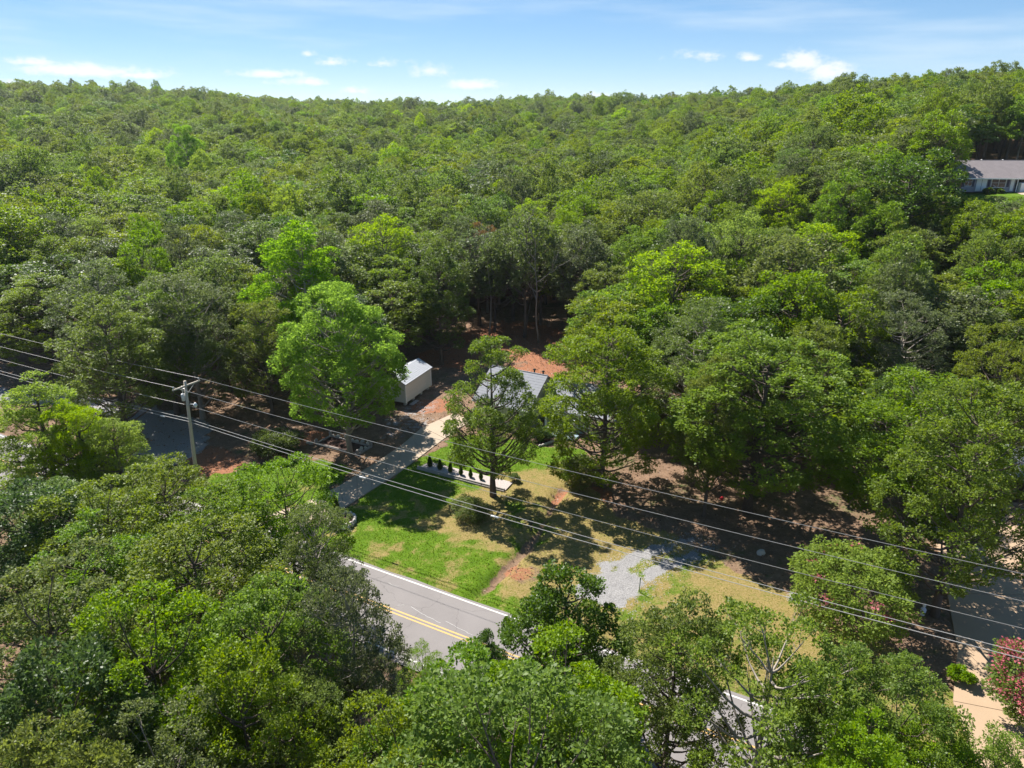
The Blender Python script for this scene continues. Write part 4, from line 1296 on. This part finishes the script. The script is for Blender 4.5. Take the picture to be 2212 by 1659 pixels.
MB().tube([pz(-.4), pz(2.5), pz(5), pz(7.5), pz(10.15)], [.185, .17, .155, .14, .12], 10).build('pole', M['wood_pole'], pole, True)
arm_rz = math.atan2(N.y, N.x)
a = pz(9.75) + Vector((.13, -.07, 0))
MB().box(a, (2.9, .12, .13), arm_rz, bev=.02).build('crossarm', M['wood_pole'], pole)
for sgn in (-1, 1):
    MB().tube([a + N * (.85 * sgn) + U * .06, pz(8.95) + U * .14], .022, 5).build('brace', M['metal'], pole)
    p = a + N * (1.34 * sgn)
    MB().lathe([(.025, .05), (.03, .12), (.075, .15), (.05, .19), (.08, .23), (.05, .30), (.025, .32)], p, 10).build('insulator', M['ceramic'], pole, True)
tp = pz(8.55) - U * .34 - N * .1
tr_o = MB().lathe([(.10, -.34), (.17, -.32), (.18, .28), (.14, .34), (.05, .37)], tp, 12).build('transformer', M['pale_metal'], pole, True)
MB().lathe([(.03, .36), (.05, .42), (.03, .5), (.02, .58)], tp, 8).build('bushing', M['ceramic'], tr_o, True)
MB().box(pz(8.55) - U * .13 - N * .05, (.16, .08, .3), math.atan2(U.y, U.x)).build('bracket', M['metal'], tr_o)
cut = pz(9.35) - U * .55
MB().tube([pz(9.35), cut], .025, 5).build('standoff', M['metal'], pole)
MB().tube([cut + Vector((0, 0, -.2)), cut + Vector((.03, 0, .22))], .045, 8).build('fuse_cutout', M['ceramic'], pole, True)
la = [pz(7.75), pz(7.85) + U * .35 + Vector((0, 0, .12)), pz(7.85) + U * .8 + Vector((0, 0, .2)), pz(7.85) + U * 1.05 + Vector((0, 0, .18))]
MB().tube(la, .03, 6).build('lamp_arm', M['metal'], pole, True)
lh = MB().lathe([(.06, .20), (.10, .14), (.17, .02), (.19, -.06)][::-1], la[-1] + Vector((0, 0, .02)), 12).build('lamp_head', M['pale_metal'], pole, True)
MB().lathe([(.04, -.24), (.13, -.16), (.15, -.06)], la[-1] + Vector((0, 0, .02)), 12).build('lamp_globe', M['white'], lh, True)
MB().tube([pz(1.6), pz(1.62) + U * .5], .012, 4).build('step_bolt', M['metal'], pole)


def wire(p0, p1, sag, r, mat, label, name='power_line', n=40, twist=None, group='overhead lines on the utility pole'):
    p0, p1 = Vector(p0), Vector(p1)
    pts = []
    for i in range(n + 1):
        t = i / n
        q = p0.lerp(p1, t)
        q.z -= sag * 4 * t * (1 - t)
        pts.append(q)
    return tag(MB().tube(pts, r, 5).build(name, mat), label, 'cable', group)


base = Vector((PX, PY, 0))
ends = {  # key: offset from the pole, height, radius, sag, material, words
    'back': (N * 1.34 + pz(9.75) + Vector((.13, -.07, .28)), .016, .55, M['wire'], 'topmost bare wire from the back end of the crossarm'),
    'front': (N * -1.34 + pz(9.75) + Vector((.13, -.07, .28)), .016, .55, M['wire'], 'second bare wire from the front end of the crossarm'),
    'neutral': (pz(7.9) - U * .02 - N * .16, .016, .7, M['wire'], 'single middle wire below the transformer'),
    'tel_a': (pz(6.55) - N * .19, .020, .75, M['cable'], 'upper of the two low parallel cables'),
    'tel_b': (pz(6.28) - N * .20, .022, .85, M['cable'], 'lower of the two low parallel cables, with splices'),
}
RIGHT = U * 86
LEFT = U * -70
for k, (off, r, sag, mat, words) in ends.items():
    p0 = base + off
    wire(p0, p0 + RIGHT + Vector((0, 0, 1.0)), sag * 1.3, r, mat, words + ', right span over the yard')
    wire(p0, p0 + LEFT + Vector((0, 0, 0.3)), sag, r, mat, words + ', left span toward the left edge')
# splice boxes hanging on the lower cable
p0 = base + ends['tel_b'][0]
for t, lab in ((.235, 'first pale splice case on the low cable near the driveway'), (.375, 'pale splice case on the low cable above the ditch'), (-.05, 'small splice case on the low cable left of the pole')):
    q = p0 + (RIGHT if t > 0 else LEFT) * abs(t) + Vector((0, 0, (1.0 if t > 0 else 0.3) * abs(t)))
    q.z -= (ends['tel_b'][2] * (1.3 if t > 0 else 1)) * 4 * abs(t) * (1 - abs(t)) + .06
    s_ = empty('splice_case', q, math.atan2(U.y, U.x), lab, 'splice case', 'splice cases on the low cable')
    MB().tube([(-.35, 0, 0), (-.28, 0, 0), (.28, 0, 0), (.35, 0, 0)], [.03, .075, .075, .03], 8).build('case', M['pale_metal'], s_, True)
    MB().box((0, 0, .07), (.1, .03, .1)).build('clamp', M['metal'], s_)

# ------------------------------------------------------------------ house (mostly behind the front oak)
house = empty('house', (1.9, 71.1, 0), math.atan2(-.484, .875), 'sage sided single storey house with grey shingle roof behind the front oak', 'house')


def gable(root, u0, u1, n0, n1, zw, zr, wall, roofm, over=.35, name_roof='roof'):
    nm = (n0 + n1) / 2
    w = MB()
    w.add([(u0, n0, 0), (u1, n0, 0), (u1, n1, 0), (u0, n1, 0), (u0, n0, zw), (u1, n0, zw), (u1, n1, zw), (u0, n1, zw), (u0, nm, zr - .12), (u1, nm, zr - .12)],
          [(0, 1, 5, 4), (2, 3, 7, 6), (0, 4, 8, 7, 3), (1, 2, 6, 9, 5)])
    w.build('wall', wall, root)
    sl = (zr - zw) / (nm - n0)
    ze = zw - over * sl + .02
    r = MB()
    a, b = u0 - over, u1 + over
    for (ne, sgn) in ((n0 - over, 1), (n1 + over, -1)):
        r.add([(a, ne, ze), (b, ne, ze), (b, nm, zr), (a, nm, zr), (a, ne, ze + .10), (b, ne, ze + .10), (b, nm, zr + .10), (a, nm, zr + .10)],
              [(0, 3, 2, 1), (4, 5, 6, 7), (0, 1, 5, 4), (1, 2, 6, 5), (3, 0, 4, 7)] if sgn > 0 else [(0, 1, 2, 3), (4, 7, 6, 5), (1, 0, 4, 5), (2, 1, 5, 6), (0, 3, 7, 4)])
    ro = r.build(name_roof, roofm, root)
    # shingle courses: thin laps proud of the deck, one strip each
    c = MB()
    nco = max(6, int((nm - n0 + over) / .3))
    for i in range(nco):
        for sgn in (1, -1):
            t0, t1 = i / nco, (i + .97) / nco
            y0 = (n0 - over) + (nm - n0 + over) * t0; y1 = (n0 - over) + (nm - n0 + over) * t1
            z0_, z1_ = ze + (zr - ze) * t0 + .118, ze + (zr - ze) * t1 + .108
            if sgn < 0: y0, y1 = 2 * nm - y0, 2 * nm - y1
            q = [(a, y0, z0_), (b, y0, z0_), (b, y1, z1_), (a, y1, z1_), (a, y0, z0_ - .022), (b, y0, z0_ - .022)]
            c.add(q, [(0, 1, 2, 3), (4, 5, 1, 0)] if sgn > 0 else [(1, 0, 3, 2), (5, 4, 0, 1)])
    co_ = c.build('shingle_course', roofm, ro)
    co_['kind'] = 'stuff'
    MB().tube([(a, nm, zr + .115), (b, nm, zr + .115)], .07, 6).build('ridge_cap', roofm, ro)
    f = MB().box(((a + b) / 2, n0 - over - .015, ze + .03), (b - a, .03, .17))
    f.build('fascia', M['white'], root)
    return ro


def window(root, x, y, z, w, h, nrm=-1, panes=2, frame=None):
    fr = MB()
    t = .07
    for (cx, cz, sx, sz) in ((0, h / 2 + t / 2, w + 2 * t, t), (0, -h / 2 - t / 2, w + 2 * t, t), (-w / 2 - t / 2, 0, t, h), (w / 2 + t / 2, 0, t, h)):
        fr.box((x + cx, y + nrm * .03, z + cz), (sx, .08, sz))
    fr.box((x, y + nrm * .025, z), (w, .05, .04))
    for k in range(1, panes):
        fr.box((x - w / 2 + w * k / panes, y + nrm * .0275, z), (.05, .055, h))
    f = fr.build('window', frame or M['white'], root)
    MB().box((x, y + nrm * .006, z), (w, .012, h)).build('pane', M['glass'], f)
    return f


r1 = gable(house, -7.0, -.45, .4, 8.6, 2.7, 5.2, M['sage'], M['shingle'])
r2 = gable(house, .35, 8.4, 2.9, 9.6, 2.45, 4.45, M['sage'], M['shingle'])
MB().box((3.2, 1.7, .12), (3.6, 2.2, .24), bev=.02).build('porch_floor', M['bluegrey'], house)
for x in (1.55, 4.85):
    MB().box((x, .75, 1.3), (.13, .13, 2.2)).build('porch_post', M['white'], house)
pr = MB(); pr.add([(.1, .2, 2.40), (8.6, .2, 2.40), (8.6, 2.88, 2.62), (.1, 2.88, 2.62), (.1, .2, 2.48), (8.6, .2, 2.48), (8.6, 2.88, 2.70), (.1, 2.88, 2.70)],
                  [(3, 2, 1, 0), (4, 5, 6, 7), (0, 1, 5, 4), (1, 2, 6, 5), (3, 0, 4, 7), (2, 3, 7, 6)]) if False else pr
rail = MB()
for x in np.arange(1.75, 4.8, .22):
    rail.box((float(x), .75, .62), (.035, .035, .62))
rail.box((3.2, .75, .95), (3.2, .07, .06)); rail.box((3.2, .75, .32), (3.2, .06, .05))
rl = rail.build('porch_railing', M['white'], house)
window(house, -5.2, .4, 1.55, 1.3, 1.2); window(house, -2.2, .4, 1.55, 1.5, 1.2); window(house, 6.0, 2.9, 1.5, 1.4, 1.2)
dr = MB().box((2.0, 2.86, 1.27), (.95, .06, 2.05)).build('door', M['white'], house)
MB().box((2.35, 2.80, 1.2), (.06, .08, .06)).build('handle', M['metal'], dr)
for (x, h) in ((-2.0, .55), (-.9, .5)):
    MB().lathe([(.10, 0), (.09, h - .12), (.17, h - .1), (.17, h), (.05, h + .06)], (x, 4.9, 5.1), 10).build('vent', M['dark'], r1, True)

# ------------------------------------------------------------------ storage shed
sd = Vector((2.0, 5.0, 0)).normalized()
shed = empty('storage_shed', (-12.55, 79.0, 0), math.atan2(sd.y, sd.x), 'pale vinyl storage shed on blocks with shingle roof beside the driveway end', 'shed')
SL, SD_, SZ, SW = 6.3, 3.4, .42, 2.35       # length, depth, floor height, wall height
for k in range(12):
    z = SZ + SW * (k + .5) / 12
    MB().box((SL / 2, -.02 - .006 * (k % 2), z), (SL, .035, SW / 12 - .012), rx=R(4)).build('siding_board', M['vinyl'], shed)
wl = MB()
wl.add([(0, 0, SZ), (SL, 0, SZ), (SL, SD_, SZ), (0, SD_, SZ), (0, 0, SZ + SW), (SL, 0, SZ + SW), (SL, SD_, SZ + SW), (0, SD_, SZ + SW), (0, SD_ / 2, SZ + SW + .85), (SL, SD_ / 2, SZ + SW + .85)],
       [(0, 1, 5, 4), (2, 3, 7, 6), (0, 4, 8, 7, 3), (1, 2, 6, 9, 5), (3, 2, 1, 0)])
wl.build('wall', M['vinyl'], shed)
for x in (0.0, SL):
    MB().box((x, -.045, SZ + SW / 2), (.11, .09, SW)).build('corner_trim', M['white'], shed)
rf = MB()
for (ne, s) in ((-.22, 1), (SD_ + .22, -1)):
    zE, zR_ = SZ + SW - .04, SZ + SW + .95
    q = [(-.2, ne, zE), (SL + .2, ne, zE), (SL + .2, SD_ / 2, zR_), (-.2, SD_ / 2, zR_)]
    q += [(p[0], p[1], p[2] + .07) for p in q]
    rf.add(q, [(0, 3, 2, 1), (4, 5, 6, 7), (0, 1, 5, 4), (1, 2, 6, 5), (3, 0, 4, 7)])
srf = rf.build('roof', M['shingle_pale'], shed)
sc_ = MB()
rgk = random.Random(2)
for i in range(9):
    t0, t1 = i / 9, (i + .95) / 9
    x = -.2
    while x < SL + .19:
        ww = min(.62, SL + .2 - x)
        y0, y1 = -.22 + (SD_ / 2 + .22) * t0, -.22 + (SD_ / 2 + .22) * t1
        za = SZ + SW - .04 + .99 * t0 + .095 + rgk.uniform(0, .008); zb = SZ + SW - .04 + .99 * t1 + .078
        sc_.add([(x + .012, y0, za), (x + ww - .012, y0, za), (x + ww - .012, y1, zb), (x + .012, y1, zb), (x + .012, y0, za - .02), (x + ww - .012, y0, za - .02)], [(0, 1, 2, 3), (4, 5, 1, 0)])
        x += ww
so = sc_.build('shingle_course', M['shingle_pale'], srf); so['kind'] = 'stuff'
for x in (.4, 2.2, 4.1, 5.9):
    for y in (.3, SD_ - .3):
        MB().box((x, y, SZ / 2 - .03), (.42, .3, SZ + .02)).build('block', M['stone'], shed)
MB().box((1.0, -.55, .18), (1.5, .5, .07)).build('step', M['timber'], shed)

# ------------------------------------------------------------------ neighbour's carport at the right
cp = empty('carport', (42.4, 57.6, 0), math.atan2(-.35, .94), 'shaded carport with beige column and brick wall behind the right hand oak', 'carport')
MB().box((0, 0, 1.35), (.9, .5, 2.7)).build('column', M['beige'], cp)
MB().box((7.4, 0, 1.35), (.9, .5, 2.7)).build('column', M['beige'], cp)
MB().box((4, 5.6, 1.35), (9, .25, 2.7)).build('brick_wall', M['brick'], cp)
MB().box((4, 2.6, 2.86), (10.4, 7.2, .26)).build('roof', M['shingle'], cp)

# ------------------------------------------------------------------ house on the hill
HX, HY = 77.3, 129.4
hz = tz(84, 131) + .05
h2 = empty('ranch_house', (HX, HY, hz), R(-3.5), 'long brick and lavender ranch house with mauve grey roof on the right hill', 'house')
hr = gable(h2, 0, 13.6, 0, 8.0, 2.75, 4.95, M['lavender'], M['shingle_mauve'], over=.9)
# carport at the right end: its shade is a flat dark panel, behind posts
MB().box((11.5, -.03, 1.33), (3.6, .05, 2.62)).build('carport_shade_panel', M['dark'], h2)
MB().box((.35, -.05, 1.3), (.7, .1, 2.5)).build('brick_wall', M['brick'], h2)
for x in (.95, 2.55, 5.2, 8.4):
    sh = MB()
    for k in range(8):
        sh.box((x, -.05, 1.0 + k * .19), (.38, .05, .16))
    sh.box((x, -.03, 1.67), (.40, .04, 1.58)).build('shutter', M['shutter'], h2)
window(h2, 1.75, 0, 1.7, 1.15, 1.3)
window(h2, 6.8, 0, 1.55, 2.3, 1.5)
dd_ = MB().box((3.95, -.05, 1.25), (1.7, .09, 2.2)).build('door', M['white'], h2)
MB().box((3.95, -.10, 1.25), (.04, .03, 2.1)).build('door_gap', M['dark'], dd_)
MB().box((9.1, -.04, 1.25), (.55, .07, 2.1)).build('side_door', M['white'], h2)
for x in (9.75, 12.6, 13.4):
    MB().box((x, -.35, 1.3), (.14, .14, 2.6)).build('post', M['white'], h2)
for x in (2.9, 5.4, 9.0):
    MB().lathe([(.12, 0), (.12, .35), (.2, .38), (.2, .5), (.06, .56)], (x, 4.2, 4.6), 8).build('roof_vent', M['white'], hr, True)
# things under and by the carport
fz = empty('freezer', (HX + 10.3, HY - 1.3, hz), 0, 'white upright appliance at the left side of the hill house carport', 'freezer')
MB().box((0, 0, .85), (.75, .7, 1.6), bev=.03).build('body', M['white'], fz); MB().box((.0, -.37, 1.0), (.68, .04, 1.2)).build('door', M['white'], fz)
mw = empty('riding_mower', (HX + 12.5, HY - 1.6, hz), .4, 'red riding mower parked in the hill house carport', 'mower')
MB().box((0, .3, .55), (.7, .8, .45), bev=.1).build('hood', M['red'], mw); MB().box((0, -.45, .7), (.5, .2, .55), bev=.05).build('seat', M['dark'], mw)
MB().box((0, -.2, .35), (.9, .9, .12)).build('deck', M['red'], mw)
for (x, y, r) in ((-.42, .55, .22), (.42, .55, .22), (-.45, -.5, .3), (.45, -.5, .3)):
    MB().tube([(x - .08, y, r), (x + .08, y, r)], r, 10).build('wheel', M['dark'], mw)
gb = empty('white_bin', (HX + 14.9, HY - 1.9, hz), 0, 'white rounded bin at the right corner of the hill house', 'bin')
MB().lathe([(.42, 0), (.52, .2), (.55, .75), (.48, .92)], sides=14).build('body', M['white'], gb, True)
MB().lathe([(.50, .92), (.50, .98), (.2, 1.06)], sides=14).build('lid', M['white'], gb, True)
stp = empty('porch_steps', (HX + 5.0, HY - 1.0, hz), 0, 'small steps with white handrail at the hill house door', 'steps')
for k in range(3):
    MB().box((0, -.28 * k, .38 - .13 * k), (1.4, .28, .12)).build('step', M['timber'], stp)
MB().tube([(.7, .2, 1.25), (.7, -.75, .85), (.7, -.75, 0)], .04, 5).build('handrail', M['white'], stp)
strip('hill_drive', [(HX + 9.2, HY - 1.4), (HX + 6.5, HY - 12), (HX + 3.5, HY - 22)], [(HX + 17, HY - 1.8), (HX + 15.0, HY - 12), (HX + 11, HY - 22)], 0, CONCRETE)
hd = bpy.data.objects['hill_drive']; tag(hd, kind='structure')
for v_ in hd.data.vertices:
    v_.co.z = tz(v_.co.x, v_.co.y) + .12
shrub('shrub', (HX + 4.2, HY - 2.2, hz - .3), 330, 1.2, .8, LEAF['dark'], 'dark foundation shrub left of the hill house steps', n=260, lobes=8, L=.2, W=.08)
shrub('shrub', (HX + 6.2, HY - 2.0, hz - .3), 331, 1.1, .8, LEAF['dark'], 'dark foundation shrub under the hill house picture window', n=260, lobes=8, L=.2, W=.08)


# ------------------------------------------------------------------ grass blades and fallen leaves
def scatter_blades():
    rng = np.random.default_rng(31)
    n = 150000
    x = rng.uniform(-34, 28, n); y = rng.uniform(29, 72, n)
    l, d, g_, r_ = ground_masks(x, y)
    s = (x - ROAD0.x) * N.x + (y - ROAD0.y) * N.y
    keep = (l > 0.35) & (g_ < .5) & (s > 0.35) & (rng.random(n) < 0.35 + 0.65 * (1 - d)) & (inpoly(x, y, DR + DL[::-1]) < -.05)
    keep &= ~((inpoly(x, y, [(-9.3, 63.1), (-0.7, 58.5), (0.1, 60.2), (-8.2, 64.4)]) > -.15))
    x, y, d = x[keep], y[keep], d[keep]
    z = terrain(x, y) + (lattice(x, y, 0.8, 11) - 0.5) * 0.07
    K = len(x)
    w = rng.uniform(0, 6.28, K); h = rng.uniform(.05, .12, K) * (1 - .35 * d); bw = rng.uniform(.02, .045, K)
    ln = rng.normal(size=(K, 2)) * .05
    A = np.stack([x - np.cos(w) * bw, y - np.sin(w) * bw, z - .01], 1)
    B = np.stack([x + np.cos(w) * bw, y + np.sin(w) * bw, z - .01], 1)
    T = np.stack([x + ln[:, 0], y + ln[:, 1], z + h], 1)
    me = bpy.data.meshes.new('lawn_grass')
    me.vertices.add(K * 3); me.vertices.foreach_set('co', np.stack([A, B, T], 1).ravel())
    me.loops.add(K * 3); me.loops.foreach_set('vertex_index', np.arange(K * 3))
    me.polygons.add(K); me.polygons.foreach_set('loop_start', np.arange(0, K * 3, 3))
    at = me.attributes.new('leafvar', 'FLOAT', 'FACE')
    at.data.foreach_set('value', np.clip(d * .75 + rng.normal(size=K) * .22, 0, 1).astype(np.float32))
    me.update()
    me.materials.append(leaf_mat('grass_blades', (0.062, 0.122, 0.006), (0.135, 0.160, 0.022), (0.28, 0.215, 0.085), (0.17, 0.22, 0.02), tr_amt=.3, spec=.1, hue_j=0))
    tag(put(bpy.data.objects.new('lawn_grass', me)), 'mown lawn grass, green by the road and dry toward the oak', 'grass', kind='stuff')


def scatter_litter():
    rng = np.random.default_rng(33)
    n = 70000
    x = rng.uniform(-75, 50, n); y = rng.uniform(24, 125, n)
    l, d, g_, r_ = ground_masks(x, y)
    s = (x - ROAD0.x) * N.x + (y - ROAD0.y) * N.y
    keep = ((l < .4) | (r_ > .5)) & ((s > .8) | (s < -8.5)) & (g_ < rng.uniform(.2, 1.3, n)) & (inpoly(x, y, DR + DL[::-1]) < .3 * rng.random(n)) & (inpoly(x, y, LA + LB[::-1]) < -.1)
    x, y, r_ = x[keep], y[keep], r_[keep]
    K = len(x)
    z = terrain(x, y) + (lattice(x, y, 0.8, 11) - 0.5) * 0.07 + rng.uniform(.01, .05, K)
    w = rng.uniform(0, 6.28, K); q = rng.uniform(.06, .15, K)
    ux, uy = np.cos(w) * q, np.sin(w) * q
    t1, t2 = rng.normal(size=K) * .4 * q, rng.normal(size=K) * .4 * q
    V = np.stack([np.stack([x - ux, y - uy, z - t1], 1), np.stack([x - uy * .5, y + ux * .5, z + t2], 1), np.stack([x + ux, y + uy, z + t1], 1), np.stack([x + uy * .5, y - ux * .5, z - t2 * .4], 1)], 1)
    me = bpy.data.meshes.new('fallen_leaves')
    me.vertices.add(K * 4); me.vertices.foreach_set('co', V.ravel())
    me.loops.add(K * 4); me.loops.foreach_set('vertex_index', np.arange(K * 4))
    me.polygons.add(K); me.polygons.foreach_set('loop_start', np.arange(0, K * 4, 4))
    at = me.attributes.new('leafvar', 'FLOAT', 'FACE'); at.data.foreach_set('value', rng.random(K).astype(np.float32))
    me.update()
    me.materials.append(leaf_mat('dead_leaves', (0.10, 0.052, 0.028), (0.21, 0.115, 0.062), (0.36, 0.23, 0.15), (.2, .1, .05), tr_amt=.1, spec=.1, hue_j=0))
    tag(put(bpy.data.objects.new('fallen_leaves', me)), 'fallen brown leaves covering the bare ground under the trees', 'leaf litter', kind='stuff')


def scatter_gravel():
    rng = np.random.default_rng(35)
    n = 60000
    x = rng.uniform(3, 19, n); y = rng.uniform(40, 54, n)
    l, d, g_, r_ = ground_masks(x, y)
    near = np.exp(-np.maximum(0, -inpoly(x, y, GRAVEL)) / 0.5)
    keep = (rng.random(n) < np.maximum(g_ * .8, near * .16))
    x, y = x[keep], y[keep]
    K = len(x)
    z = terrain(x, y) + (lattice(x, y, 0.8, 11) - 0.5) * 0.07
    q = rng.uniform(.025, .065, K); w = rng.uniform(0, 6.28, K)
    P = []
    for k in range(3):
        P.append(np.stack([x + q * np.cos(w + 2.1 * k), y + q * np.sin(w + 2.1 * k), z], 1))
    P.append(np.stack([x + rng.normal(size=K) * .01, y, z + q * .9], 1))
    V = np.stack(P, 1).reshape(-1, 3)
    b = np.arange(K)[:, None] * 4
    F = np.stack([b + np.array([[0, 1, 3]]), b + np.array([[1, 2, 3]]), b + np.array([[2, 0, 3]])], 1).reshape(-1, 3)
    me = bpy.data.meshes.new('loose_gravel')
    me.vertices.add(K * 4); me.vertices.foreach_set('co', V.ravel())
    me.loops.add(F.size); me.loops.foreach_set('vertex_index', F.ravel())
    me.polygons.add(len(F)); me.polygons.foreach_set('loop_start', np.arange(0, F.size, 3))
    me.update()
    me.materials.append(plain('loose_stone', (0.29, 0.28, 0.275), 0.9, 0.5, 8.0, 0.1))
    tag(put(bpy.data.objects.new('loose_gravel', me)), 'loose pale gravel strewn over the turnaround and into the grass', 'gravel', kind='stuff')


scatter_blades()
scatter_litter()
scatter_gravel()



# ------------------------------------------------------------------ thin summer haze
hzm = bpy.data.materials.new('haze_air')
hzm.use_nodes = True
hg = NT(hzm.node_tree)
hv = hg.n('ShaderNodeVolumePrincipled', {'Color': (0.84, 0.92, 1.0, 1), 'Density': 0.00007, 'Anisotropy': 0.3})
ho = hg.n('ShaderNodeOutputMaterial')
hg.t.links.new(hv.outputs[0], ho.inputs['Volume'])
gco = bpy.data.objects['ground'].data
gx = [v.co.x for v in gco.vertices]; gy = [v.co.y for v in gco.vertices]; gz = [v.co.z for v in gco.vertices]
top_ = max(float((FZ + FH * 1.06).max()), CAM_H) + 3.0
lo_ = min(gz) - 1.0
hb_ = MB().box(((min(gx) + max(gx)) / 2, (min(gy) + max(gy)) / 2, (lo_ + top_) / 2), (max(gx) - min(gx) + 10, max(gy) - min(gy) + 10, top_ - lo_)).build('haze', hzm)
tag(hb_, 'thin summer haze over the far forest', 'haze', kind='stuff')
